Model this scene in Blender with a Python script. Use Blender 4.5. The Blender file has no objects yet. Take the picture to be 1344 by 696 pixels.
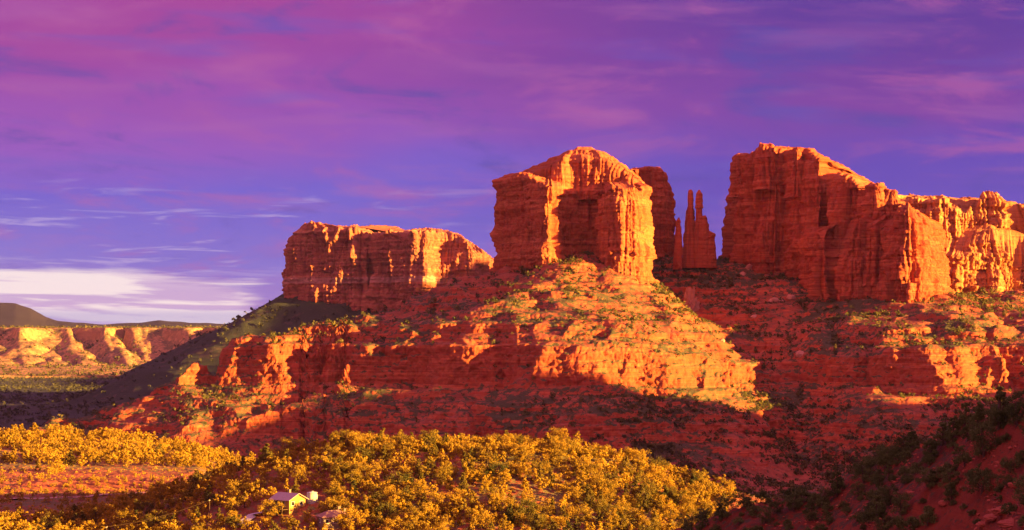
import bpy, math, random
import numpy as np

# ------------------------------------------------------------------ camera, sky, sun, exposure
F, CX, HY = 2508.0, 672.0, 450.0        # focal length in photo pixels, centre column, horizon row
SUN_AZ, SUN_EL = 114.0, 7.6             # clockwise from +Y (view direction), degrees
EXPO = 3.15
SKY_K = 0.83
HAZE_C = (.32, .32, 1.0, 1)
HAZE_D = 4.5e-6
scene = bpy.context.scene
col = scene.collection
cam_d = bpy.data.cameras.new('camera')
cam = bpy.data.objects.new('camera', cam_d)
col.objects.link(cam)
cam.location = (0, 0, 0)
cam.rotation_euler = (math.radians(90), 0, 0)
cam_d.sensor_width = 36.0
cam_d.lens = F / 1344 * 36.0
cam_d.shift_y = (HY - 348.0) / 1344
cam_d.clip_start = 1.0
cam_d.clip_end = 200000
scene.camera = cam

scene.view_settings.view_transform = 'Standard'
scene.view_settings.look = 'None'
scene.view_settings.exposure = EXPO
scene.view_settings.gamma = 1
scene.view_settings.use_curve_mapping = False

sun_d = bpy.data.lights.new('sun', 'SUN')
sun_d.energy = 5.0
sun_d.angle = math.radians(0.5)
sun_d.color = (1.0, 0.53, 0.10)
sun = bpy.data.objects.new('sun', sun_d)
col.objects.link(sun)
sun.rotation_euler = (math.radians(90 - SUN_EL), 0, math.radians(180 - SUN_AZ))
SUNV = np.array([math.sin(math.radians(SUN_AZ)) * math.cos(math.radians(SUN_EL)),
                 math.cos(math.radians(SUN_AZ)) * math.cos(math.radians(SUN_EL)),
                 math.sin(math.radians(SUN_EL))])


class N:
    """small helper around a node tree"""
    def __init__(s, tree):
        s.t = tree; s.n = tree.nodes; s.l = tree.links
    def node(s, kind, **kw):
        nd = s.n.new(kind)
        for k, v in kw.items():
            setattr(nd, k, v)
        return nd
    def put(s, inp, v):
        if hasattr(v, 'is_linked') or isinstance(v, bpy.types.NodeSocket):
            s.l.new(v, inp)
        elif v is not None:
            inp.default_value = v
    def math(s, op, a, b=None, c=None, clamp=False):
        nd = s.node('ShaderNodeMath', operation=op, use_clamp=clamp)
        s.put(nd.inputs[0], a)
        if b is not None: s.put(nd.inputs[1], b)
        if c is not None: s.put(nd.inputs[2], c)
        return nd.outputs[0]
    def vmul(s, v, sc):
        nd = s.node('ShaderNodeVectorMath', operation='MULTIPLY')
        s.put(nd.inputs[0], v); nd.inputs[1].default_value = sc
        return nd.outputs[0]
    def comb(s, x, y, z):
        nd = s.node('ShaderNodeCombineXYZ')
        for i, v in enumerate((x, y, z)): s.put(nd.inputs[i], v)
        return nd.outputs[0]
    def sep(s, v):
        nd = s.node('ShaderNodeSeparateXYZ'); s.l.new(v, nd.inputs[0]); return nd.outputs
    def noise(s, vec, scale=1.0, detail=4.0, rough=0.55, dist=0.0):
        nd = s.node('ShaderNodeTexNoise')
        s.l.new(vec, nd.inputs['Vector'])
        nd.inputs['Scale'].default_value = scale
        nd.inputs['Detail'].default_value = detail
        nd.inputs['Roughness'].default_value = rough
        nd.inputs['Distortion'].default_value = dist
        return nd.outputs['Fac']
    def ramp(s, fac, stops, interp='LINEAR'):
        nd = s.node('ShaderNodeValToRGB')
        cr = nd.color_ramp; cr.interpolation = interp
        while len(cr.elements) < len(stops): cr.elements.new(0.5)
        for e, (p, c) in zip(cr.elements, stops):
            e.position = p
            e.color = (c[0], c[1], c[2], 1) if not isinstance(c, (int, float)) else (c, c, c, 1)
        s.put(nd.inputs[0], fac)
        return nd.outputs[0]
    def mix(s, fac, a, b, mode='MIX'):
        nd = s.node('ShaderNodeMix', data_type='RGBA', blend_type=mode)
        s.put(nd.inputs['Factor'], fac)
        for key, v in (('A', a), ('B', b)):
            sock = [i for i in nd.inputs if i.name == key and i.type == 'RGBA'][0]
            if isinstance(v, tuple): sock.default_value = (*v[:3], 1)
            else: s.l.new(v, sock)
        return [o for o in nd.outputs if o.type == 'RGBA'][0]
    def smooth(s, x, lo, hi):
        nd = s.node('ShaderNodeMapRange', interpolation_type='SMOOTHSTEP')
        s.put(nd.inputs[0], x)
        nd.inputs[1].default_value = lo; nd.inputs[2].default_value = hi
        nd.inputs[3].default_value = 0; nd.inputs[4].default_value = 1
        return nd.outputs[0]


def build_world():
    w = bpy.data.worlds.new('World')
    scene.world = w
    w.use_nodes = True
    k = N(w.node_tree)
    k.n.clear()
    tc = k.node('ShaderNodeTexCoord').outputs['Generated']
    nrm = k.node('ShaderNodeVectorMath', operation='NORMALIZE')
    k.l.new(tc, nrm.inputs[0])
    x, y, z = k.sep(nrm.outputs[0])
    az = k.math('ARCTAN2', x, y)
    el = k.math('ARCSINE', z)
    # cloud sheet: soft bands drawn out along the horizon, tilted a little
    tilt = k.math('MULTIPLY_ADD', az, 0.025, el)
    big = k.noise(k.comb(k.math('MULTIPLY', az, 3.2), 0.0, k.math('MULTIPLY', tilt, 16.0)), 1.0, 3.0, 0.5, 0.4)
    fine = k.noise(k.comb(k.math('MULTIPLY', az, 9.0), 3.3, k.math('MULTIPLY', tilt, 75.0)), 1.0, 5.0, 0.55, 0.3)
    wisp = k.noise(k.comb(k.math('MULTIPLY', az, 22.0), 7.7, k.math('MULTIPLY', el, 210.0)), 1.0, 4.0, 0.5, 0.5)
    elw = k.math('ADD', el, k.math('MULTIPLY', k.math('SUBTRACT', big, 0.5), 0.07))
    t = k.math('DIVIDE', elw, 0.20, clamp=True)
    # left side of the view: blue violet low, magenta above; right side: violet
    left = k.ramp(t, [(0.0, (.42, .22, .66)), (.20, (.26, .17, .72)), (.38, (.19, .11, .70)), (.54, (.36, .085, .58)),
                      (.75, (.41, .050, .41)), (1.0, (.50, .050, .32))])
    right = k.ramp(t, [(0.0, (.30, .13, .60)), (.25, (.18, .09, .64)), (.45, (.145, .058, .54)), (.62, (.25, .045, .42)),
                       (.80, (.16, .035, .38)), (1.0, (.095, .032, .36))])
    side = k.smooth(k.math('ADD', az, k.math('MULTIPLY', k.math('SUBTRACT', big, .5), .25)), -0.17, 0.16)
    colr = k.mix(side, left, right)
    # mottled deck: rosy undersides and blue gaps, coarse and fine
    mot = k.noise(k.comb(k.math('MULTIPLY', az, 11.0), 9.1, k.math('MULTIPLY', tilt, 38.0)), 1.0, 6.0, .6, .5)
    colr = k.mix(k.math('MULTIPLY', k.smooth(mot, .50, .70), .60), colr, (.56, .11, .42))
    colr = k.mix(k.math('MULTIPLY', k.smooth(mot, .47, .30), .70), colr, (.10, .055, .44))
    colr = k.mix(k.math('MULTIPLY', k.smooth(fine, .52, .75), .30), colr, (.55, .14, .48))
    colr = k.mix(k.math('MULTIPLY', k.smooth(fine, .47, .25), .40), colr, (.14, .10, .60))
    # torn pale streaks between 2 and 6 degrees on the left
    band = k.math('MULTIPLY', k.smooth(el, .022, .045), k.smooth(el, .095, .055))
    band = k.math('MULTIPLY', band, k.smooth(az, 0.06, -0.10))
    colr = k.mix(k.math('MULTIPLY', k.math('MULTIPLY', k.smooth(wisp, .56, .74), band), .8), colr, (.62, .45, .85))
    # the bright gap under the cloud deck
    rag = k.noise(k.comb(k.math('MULTIPLY', az, 10.0), 5.1, k.math('MULTIPLY', el, 190.0)), 1.0, 6.0, .6, .2)
    edge = k.math('ADD', el, k.math('MULTIPLY', k.math('SUBTRACT', rag, .5), .030))
    edge = k.math('ADD', edge, k.math('MULTIPLY', k.smooth(az, -.21, -.13), .009))
    gap = k.math('MULTIPLY', k.smooth(edge, .0415, .0325), k.smooth(k.math('ADD', az, k.math('MULTIPLY', rag, .04)), -.105, -.122))
    bars = k.noise(k.comb(k.math('MULTIPLY', az, 13.0), 1.4, k.math('MULTIPLY', tilt, 190.0)), 1.0, 5.0, 0.55, 0.3)
    barm = k.math('MULTIPLY', k.smooth(bars, .45, .60), k.smooth(el, .044, .026))
    glow = k.mix(k.math('MULTIPLY', barm, .85), (1.08, .88, .92), (.60, .36, .74))
    lowb = k.math('MULTIPLY', k.smooth(el, .006, .012), k.smooth(el, .019, .014))
    glow = k.mix(k.math('MULTIPLY', lowb, .55), glow, (.40, .36, .75))
    colr = k.mix(gap, colr, glow)
    # the rest of the dome, out of view: violet overhead, rosy glow behind the camera, both raised to fill the shade
    up = k.smooth(el, .20, .55)
    colr = k.mix(up, colr, (.76, .28, .70))
    back = k.smooth(y, .55, -.35)
    colr = k.mix(back, colr, (1.62, .50, .78))
    below = k.smooth(el, 0.0, -.05)
    colr = k.mix(below, colr, (.10, .03, .03))
    gain = 10.0 / (2 ** EXPO)
    sc = k.node('ShaderNodeVectorMath', operation='SCALE')
    k.l.new(colr, sc.inputs[0]); sc.inputs['Scale'].default_value = gain * SKY_K
    sky = k.node('ShaderNodeTexSky', sky_type='NISHITA')
    sky.sun_disc = False
    sky.sun_elevation = math.radians(SUN_EL)
    sky.sun_rotation = math.radians(SUN_AZ)
    sky.altitude = 1300
    mixed = k.mix(0.99, sky.outputs[0], sc.outputs[0])
    bg = k.node('ShaderNodeBackground')
    bg.inputs['Strength'].default_value = 0.10
    k.l.new(mixed, bg.inputs['Color'])
    out = k.node('ShaderNodeOutputWorld')
    k.l.new(bg.outputs[0], out.inputs['Surface'])
build_world()


# ------------------------------------------------------------------ helpers
def W(px, py, Y):
    return ((px - CX) / F * Y, Y, (HY - py) / F * Y)

_rs = np.random.RandomState(7)
_perm = np.tile(_rs.permutation(256), 3).astype(np.int32)
_g = _rs.normal(size=(256, 3)); _g /= np.linalg.norm(_g, axis=1)[:, None]
_g = _g.astype(np.float32)

def perlin(x, y, z=0.0, seed=0):
    x = np.asarray(x, np.float32) + np.float32(seed * 37.13); y = np.asarray(y, np.float32) + np.float32(seed * 11.7)
    flat = np.isscalar(z)
    x, y = np.broadcast_arrays(x, y)
    xi = np.floor(x).astype(np.int32); yi = np.floor(y).astype(np.int32)
    xf = x - xi; yf = y - yi
    xi &= 255; yi &= 255
    u = xf * xf * xf * (xf * (xf * 6 - 15) + 10); v = yf * yf * yf * (yf * (yf * 6 - 15) + 10)
    if flat:
        def c(dx, dy):
            g = _g[_perm[_perm[xi + dx] + yi + dy]]
            return g[..., 0] * (xf - dx) + g[..., 1] * (yf - dy)
        a = c(0, 0); a = a + u * (c(1, 0) - a)
        b = c(0, 1); b = b + u * (c(1, 1) - b)
        return 1.5 * (a + v * (b - a))
    z = np.broadcast_to(np.asarray(z, np.float32), x.shape)
    zi = np.floor(z).astype(np.int32); zf = z - zi; zi &= 255
    w = zf * zf * zf * (zf * (zf * 6 - 15) + 10)
    def c(dx, dy, dz):
        g = _g[_perm[_perm[_perm[xi + dx] + yi + dy] + zi + dz]]
        return g[..., 0] * (xf - dx) + g[..., 1] * (yf - dy) + g[..., 2] * (zf - dz)
    r = []
    for dz in (0, 1):
        a = c(0, 0, dz); a = a + u * (c(1, 0, dz) - a)
        b = c(0, 1, dz); b = b + u * (c(1, 1, dz) - b)
        r.append(a + v * (b - a))
    return 1.5 * (r[0] + w * (r[1] - r[0]))

def fbm(x, y, z=0.0, oct=3, seed=0):
    s = 0; a = 1.0
    for o in range(oct):
        m = 2.03 ** o
        s = s + a * perlin(x * m, y * m, z if np.isscalar(z) else z * m, seed + o)
        a *= .5
    return s

def cells(x, y, z, seed=0):
    xi = np.floor(x).astype(np.int32) & 255; yi = np.floor(y).astype(np.int32) & 255; zi = np.floor(z).astype(np.int32) & 255
    return _g[_perm[_perm[_perm[xi + seed % 200] + yi] + zi], 0] * 1.6

def sstep(x, a, b):
    t = np.clip((x - a) / (b - a), 0, 1)
    return t * t * (3 - 2 * t)

def tag(o, label=None, cat=None, group=None, kind=None):
    if label: o['label'] = label
    if cat: o['category'] = cat
    if group: o['group'] = group
    if kind: o['kind'] = kind
    return o

def mesh_from(name, verts, faces, mats, smooth=True, midx=None):
    """verts (n,3), faces (m,k) with constant k"""
    verts = np.ascontiguousarray(verts, np.float32); faces = np.ascontiguousarray(faces, np.int32)
    me = bpy.data.meshes.new(name)
    me.vertices.add(len(verts)); me.vertices.foreach_set('co', verts.ravel())
    m, kk = faces.shape
    me.loops.add(m * kk); me.loops.foreach_set('vertex_index', faces.ravel())
    me.polygons.add(m)
    me.polygons.foreach_set('loop_start', np.arange(0, m * kk, kk, dtype=np.int32))
    if midx is not None: me.polygons.foreach_set('material_index', np.asarray(midx, np.int32))
    me.polygons.foreach_set('use_smooth', np.full(m, smooth))
    for mt in (mats if isinstance(mats, (list, tuple)) else [mats]): me.materials.append(mt)
    me.update(calc_edges=True)
    return me

def obj(name, me, parent=None, loc=None):
    o = bpy.data.objects.new(name, me)
    col.objects.link(o)
    if parent: o.parent = parent
    if loc is not None: o.location = loc
    return o

def grid_faces(nu, nv, wrap=False):
    """vertex index = u*nv + v"""
    u = np.arange(nu if wrap else nu - 1)[:, None]; v = np.arange(nv - 1)[None, :]
    u2 = (u + 1) % nu
    return np.stack([u * nv + v, u2 * nv + v, u2 * nv + v + 1, u * nv + v + 1], -1).reshape(-1, 4)


# ------------------------------------------------------------------ materials
def new_mat(name):
    m = bpy.data.materials.new(name)
    m.use_nodes = True
    k = N(m.node_tree)
    b = k.n['Principled BSDF']
    b.inputs['Roughness'].default_value = 0.9
    b.inputs['Specular IOR Level'].default_value = 0.15
    return m, k, b

def rock_mat(name, stops, zs=0.11, streak=.5, bump=1.0, size=1.0, brush=None, soil=None, brush_amt=.5, brush_scale=.12, ledge=(.62, .8), bed=None):
    """layered sandstone; where the surface lies flat enough it carries soil and low brush"""
    m, k, b = new_mat(name)
    pos = k.node('ShaderNodeTexCoord').outputs['Object']
    geo = k.node('ShaderNodeNewGeometry')
    strat = k.noise(k.vmul(pos, (.004 / size, .004 / size, zs / size)), 1.0, 6.0, .65, .15)
    c = k.ramp(strat, stops)
    blotch = k.noise(k.vmul(pos, (.03 / size, .03 / size, .03 / size)), 1.0, 5.0, .6)
    c = k.mix(k.math('MULTIPLY', k.smooth(blotch, .40, .70), .5), c, tuple(v * .62 for v in stops[len(stops) // 2][1]))
    st = k.noise(k.vmul(pos, (.19 / size, .19 / size, .022 / size)), 1.0, 5.0, .65)
    c = k.mix(k.math('MULTIPLY', k.smooth(st, .52, .70), streak), c, (.075, .022, .018))
    thin = k.noise(k.vmul(pos, (.012 / size, .012 / size, .75 / size)), 1.0, 3.0, .6, .2)
    c = k.mix(k.math('MULTIPLY', k.smooth(thin, .54, .64), .25), c, tuple(v * .5 for v in stops[0][1]))
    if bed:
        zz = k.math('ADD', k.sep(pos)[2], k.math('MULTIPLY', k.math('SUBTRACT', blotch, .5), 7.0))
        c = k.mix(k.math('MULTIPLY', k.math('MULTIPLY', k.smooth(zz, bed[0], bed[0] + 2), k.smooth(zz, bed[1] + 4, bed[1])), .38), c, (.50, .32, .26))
    if soil:
        nz = k.sep(geo.outputs['Normal'])[2]
        flat = k.smooth(k.math('ADD', nz, k.math('MULTIPLY', k.math('SUBTRACT', blotch, .5), .5)), ledge[0], ledge[1])
        dirt = k.mix(k.smooth(k.noise(k.vmul(pos, (.07, .07, .07)), 1.0, 5.0, .65), .35, .65), soil, tuple(v * .55 for v in soil))
        c = k.mix(flat, c, dirt)
        if brush:
            bn = k.noise(k.vmul(pos, (brush_scale,) * 3), 1.0, 4.0, .75)
            big = k.noise(k.vmul(pos, (.012,) * 3), 1.0, 2.0, .5)
            msk = k.smooth(k.math('ADD', bn, k.math('MULTIPLY', k.math('SUBTRACT', big, .5), .6)), .62 - .25 * brush_amt, .70 - .25 * brush_amt)
            c = k.mix(k.math('MULTIPLY', msk, k.smooth(nz, .45, .68)), c, brush)
    k.l.new(c, b.inputs['Base Color'])
    h = k.math('ADD', k.noise(k.vmul(pos, (.40 / size, .40 / size, .45 / size)), 1.0, 7.0, .75), k.math('MULTIPLY', thin, .35))
    bp = k.node('ShaderNodeBump')
    bp.inputs['Strength'].default_value = .8
    bp.inputs['Distance'].default_value = 1.8 * bump * size
    k.l.new(h, bp.inputs['Height'])
    k.l.new(bp.outputs[0], b.inputs['Normal'])
    return m

RED = [(.25, (.17, .035, .022)), (.40, (.33, .075, .032)), (.50, (.27, .052, .026)), (.58, (.40, .105, .045)), (.66, (.24, .045, .024)), (.78, (.42, .15, .075))]
DOME = [(.25, (.24, .055, .03)), (.40, (.38, .095, .035)), (.50, (.30, .065, .03)), (.60, (.44, .125, .05)), (.70, (.31, .08, .05)), (.82, (.46, .22, .14))]
PALE = [(.25, (.28, .10, .045)), (.42, (.42, .17, .06)), (.52, (.34, .12, .05)), (.62, (.47, .22, .09)), (.75, (.40, .16, .07))]
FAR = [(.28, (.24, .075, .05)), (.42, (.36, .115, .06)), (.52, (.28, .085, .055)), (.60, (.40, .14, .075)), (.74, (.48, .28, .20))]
BRUSH = (.062, .056, .026)
M_butte = rock_mat('banded_sandstone', DOME, streak=.55)
M_red = rock_mat('red_sandstone', RED, streak=.5)
M_pale = rock_mat('pale_sandstone', PALE, streak=.35)
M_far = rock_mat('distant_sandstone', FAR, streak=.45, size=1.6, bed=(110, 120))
M_hill = rock_mat('ledgy_red_slope', RED, zs=.2, streak=.25, soil=(.30, .085, .045), brush=BRUSH, brush_amt=.6)


# ------------------------------------------------------------------ terrain
def poly_ridge(pts, slope, x, y, power=1.0, wid=0.0):
    """height field of one crest line falling away at a slope on both sides"""
    best = np.full(x.shape, -1e5, np.float32)
    for (x0, y0, z0), (x1, y1, z1) in zip(pts[:-1], pts[1:]):
        dx, dy = x1 - x0, y1 - y0
        t = np.clip(((x - x0) * dx + (y - y0) * dy) / (dx * dx + dy * dy), 0, 1)
        d = np.sqrt((x - x0 - t * dx) ** 2 + (y - y0 - t * dy) ** 2)
        d = np.sqrt(d * d + 36.0) - 6.0
        best = np.maximum(best, z0 + t * (z1 - z0) - slope * np.maximum(d - wid, 0) ** power)
    return best

def smax(hs, k):
    m = np.maximum.reduce(hs)
    return m + k * np.log(sum(np.exp((h - m) / k) for h in hs))

def stair(z, period, amt, ph=0.0):
    return z - amt * period / (2 * math.pi) * np.sin(2 * math.pi * (z + ph) / period)

def sheet(name, H, px, Y0, Y1, nfine, nrow, wflat, mat, detail=None, log=False, fall=None):
    """terrain patch: columns at fixed bearings, rows spread along each profile so that cliffs get rows of their own"""
    s = ((np.asarray(px, np.float32) - CX) / F)[:, None]
    Yf = (np.geomspace(Y0, Y1, nfine) if log else np.linspace(Y0, Y1, nfine)).astype(np.float32)[None, :]
    Z = H(s * Yf, np.broadcast_to(Yf, (s.shape[0], nfine)))
    ds = np.sqrt(np.diff(Z, axis=1) ** 2 + (wflat * np.diff(Yf, axis=1)) ** 2)
    cum = np.concatenate([np.zeros((len(s), 1), np.float32), np.cumsum(ds, 1)], 1)
    cum /= cum[:, -1:]
    # average neighbouring columns a little so rows run smoothly
    for _ in range(3):
        cum[1:-1] = (cum[:-2] + 2 * cum[1:-1] + cum[2:]) / 4
    v = np.linspace(0, 1, nrow)
    Yr = np.stack([np.interp(v, cum[i], Yf[0]) for i in range(len(s))]).astype(np.float32)
    X = s * Yr
    Z = H(X, Yr)
    P = np.stack([X, Yr, Z], -1)
    du = np.gradient(P, axis=0); dv = np.gradient(P, axis=1)
    n = np.cross(du, dv); n /= np.linalg.norm(n, axis=-1, keepdims=True) + 1e-9
    if detail is not None:
        P = P + detail(P, n)
    if fall:
        P[:, 0, 2] -= fall; P[:, -1, 2] -= fall
    me = mesh_from(name, P.reshape(-1, 3), grid_faces(len(s), nrow), mat)
    o = obj(name, me)
    o['kind'] = 'structure'
    return o, P, n


# the red rock mound under the domed butte and the slopes of the massif beside it
R_LEFT = [W(690, 352, 1880), W(600, 394, 1838), W(520, 432, 1802), W(480, 448, 1786), W(390, 469, 1765), W(300, 480, 1735), W(245, 497, 1722), W(165, 527, 1712), W(60, 556, 1705), W(-60, 590, 1700)]
R_CORE = [W(690, 338, 1900), W(765, 333, 1850), W(800, 362, 1840), W(850, 384, 1830)]
R_PROW = [W(765, 335, 1850), W(742, 410, 1745), W(764, 448, 1680)]
R_RIGHT = [W(850, 384, 1830), W(905, 432, 1770), W(928, 490, 1715), W(1000, 550, 1655), W(1060, 586, 1610), W(1110, 612, 1570)]
M_BASE = [W(840, 335, 2060), W(900, 338, 2050), W(950, 342, 2060), W(1010, 360, 2010), W(1060, 398, 1920), W(1110, 404, 1870), W(1200, 404, 1830), W(1260, 392, 1900), W(1344, 388, 1950), W(1520, 388, 1960)]
M_GULLY = [W(870, 385, 1960), W(930, 430, 1890), W(968, 472, 1800), W(1005, 522, 1720), W(1050, 580, 1610), W(1075, 630, 1470), W(1060, 680, 1300)]
M_SPUR1 = [W(1140, 402, 1850), W(1165, 440, 1770), W(1180, 490, 1690), W(1150, 560, 1560), W(1120, 610, 1440)]
M_SPUR2 = [W(1240, 400, 1860), W(1250, 430, 1780), W(1265, 500, 1650), W(1270, 560, 1520), W(1290, 640, 1380)]
M_SPUR3 = [W(1344, 400, 1900), W(1370, 450, 1760), W(1380, 540, 1560), W(1400, 600, 1450)]

TB = np.array([-140, -104, -90, -76, -69, -58, -44, -37, -30, -17, -12, -3, 6, 14, 24, 40, 140], np.float32)
TZ = np.array([-136, -106, -92, -78, -64, -53, -43, -35, -4, 6, 14, 19, 24, 28, 34, 45, 140], np.float32)

def H_mid(x, y):
    w1 = fbm(x / 130, y / 130, oct=2, seed=3); w2 = fbm(x / 130, y / 130, oct=2, seed=9)
    xx = x + 14 * w1; yy = y + 14 * w2
    mound = smax([poly_ridge(R_LEFT, .52, xx, yy), poly_ridge(R_CORE, .50, xx, yy), poly_ridge(R_PROW, .50, xx, yy), poly_ridge(R_RIGHT, .46, xx, yy)], 4.0)
    mass = smax([poly_ridge(M_BASE, .37, xx, yy), poly_ridge(M_SPUR1, .42, xx, yy), poly_ridge(M_SPUR2, .42, xx, yy), poly_ridge(M_SPUR3, .42, xx, yy)], 5.0)
    b = smax([mound, mass, np.full_like(mound, -108)], 5.0)
    gd = -poly_ridge([(a, c, 0) for a, c, _ in M_GULLY], 1.0, xx, yy)
    b = b - 24 * np.exp(-(gd / 48) ** 2) * sstep(b, -115, -85)
    flank = sstep(b, -104, -70)
    n1 = perlin(x / 62, y / 62, seed=21); n2 = perlin(x / 27, y / 27, seed=22); n3 = perlin(x / 11, y / 11, seed=23)
    rid = 1 - 2 * np.abs(perlin(x / 48 + .3 * n2, y / 48, seed=31))
    top = 1 - .55 * sstep(b, 20, 60)
    lft = sstep(x / y * F + CX, 720, 520) * sstep(x / y * F + CX, 110, 270) - .6 * sstep(x / y * F + CX, 240, 110)
    gul = np.maximum(0, 1 - np.abs(perlin(x / 95 + .35 * n1, y / 260, seed=33)) * 5)
    b = b + flank * top * ((6.5 + 3.0 * lft) * n1 + (5.0 + 3.5 * lft) * rid + 3.4 * n2 + 1.1 * n3 - 7 * gul) - 2
    lift = fbm(x / 170, y / 170, oct=2, seed=5) * 7
    z = np.interp(b + .5 * lift, TB, TZ).astype(np.float32) - .5 * lift
    pxx = x / y * F + CX
    soft = .25 + .75 * sstep(pxx, 170, 330) * (1 - .75 * np.exp(-(gd / 75) ** 2))
    z = b + (z - b) * soft
    z = z + flank * lift
    am = .75 + .35 * perlin(x / 60, y / 60, seed=41)
    wz = 7 * perlin(x / 120, y / 120, seed=44) + 2.2 * n2
    z2 = stair(z + wz, 9.5, np.clip(am, .1, .97)) - wz
    w2 = 4 * perlin(x / 55, y / 55, seed=46)
    z2 = stair(z2 + w2, 4.3, .8 * np.clip(.35 + 1.1 * perlin(x / 35, y / 35, seed=43), 0, 1), 1.0) - w2
    return z + (z2 - z) * sstep(b, -100, -80)

def rock_detail(amp):
    def f(P, n):
        x, y, z = P[..., 0], P[..., 1], P[..., 2]
        steep = np.clip(1.25 - n[..., 2] * 1.1, .12, 1)
        d = 2.0 * perlin(x / 15, y / 15, z / 9, 51) + 1.3 * perlin(x / 6, y / 6, z / 3.4, 52) + .7 * perlin(x / 2.8, y / 2.8, z / 2, 53)
        w = perlin(x / 7, y / 7, z / 5, 57) * .5
        d = .75 * d + .85 * cells(x / 7 + w, y / 7 - w, z / 3.6 + .4 * w, 3) + .5 * cells(x / 3 + w, y / 3 + w, z / 1.9, 9)
        crack = np.maximum(0, .16 - np.abs(perlin(x / 9, y / 9, z / 60, 54))) / .16
        d = d - 1.5 * crack * crack
        return (n * (amp * steep * d)[..., None])
    return f

mid_px = np.arange(-110, 1470, 1.15)
o_mid, P_mid, n_mid = sheet('hill', H_mid, mid_px, 1180, 2300, 1100, 560, .33, M_hill, rock_detail(1.0), fall=40)


# ------------------------------------------------------------------ cliffs
def ring(pts, n):
    """closed curve through control rows, chord lengths evenly resampled"""
    p = np.asarray(pts, np.float64); m = len(p)
    out = []
    for i in range(m):
        p0, p1, p2, p3 = p[i - 1], p[i], p[(i + 1) % m], p[(i + 2) % m]
        t = np.linspace(0, 1, 24, endpoint=False)[:, None]
        cr = .5 * (2 * p1 + (p2 - p0) * t + (2 * p0 - 5 * p1 + 4 * p2 - p3) * t ** 2 + (3 * p1 - p0 - 3 * p2 + p3) * t ** 3)
        out.append(.55 * cr + .45 * (p1 + (p2 - p1) * t))
    q = np.concatenate(out); q = np.concatenate([q, q[:1]])
    L = np.concatenate([[0], np.cumsum(np.linalg.norm(np.diff(q[:, :2], axis=0), axis=1))])
    s = np.linspace(0, L[-1], n, endpoint=False)
    return np.stack([np.interp(s, L, q[:, j]) for j in range(q.shape[1])], 1)

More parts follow.
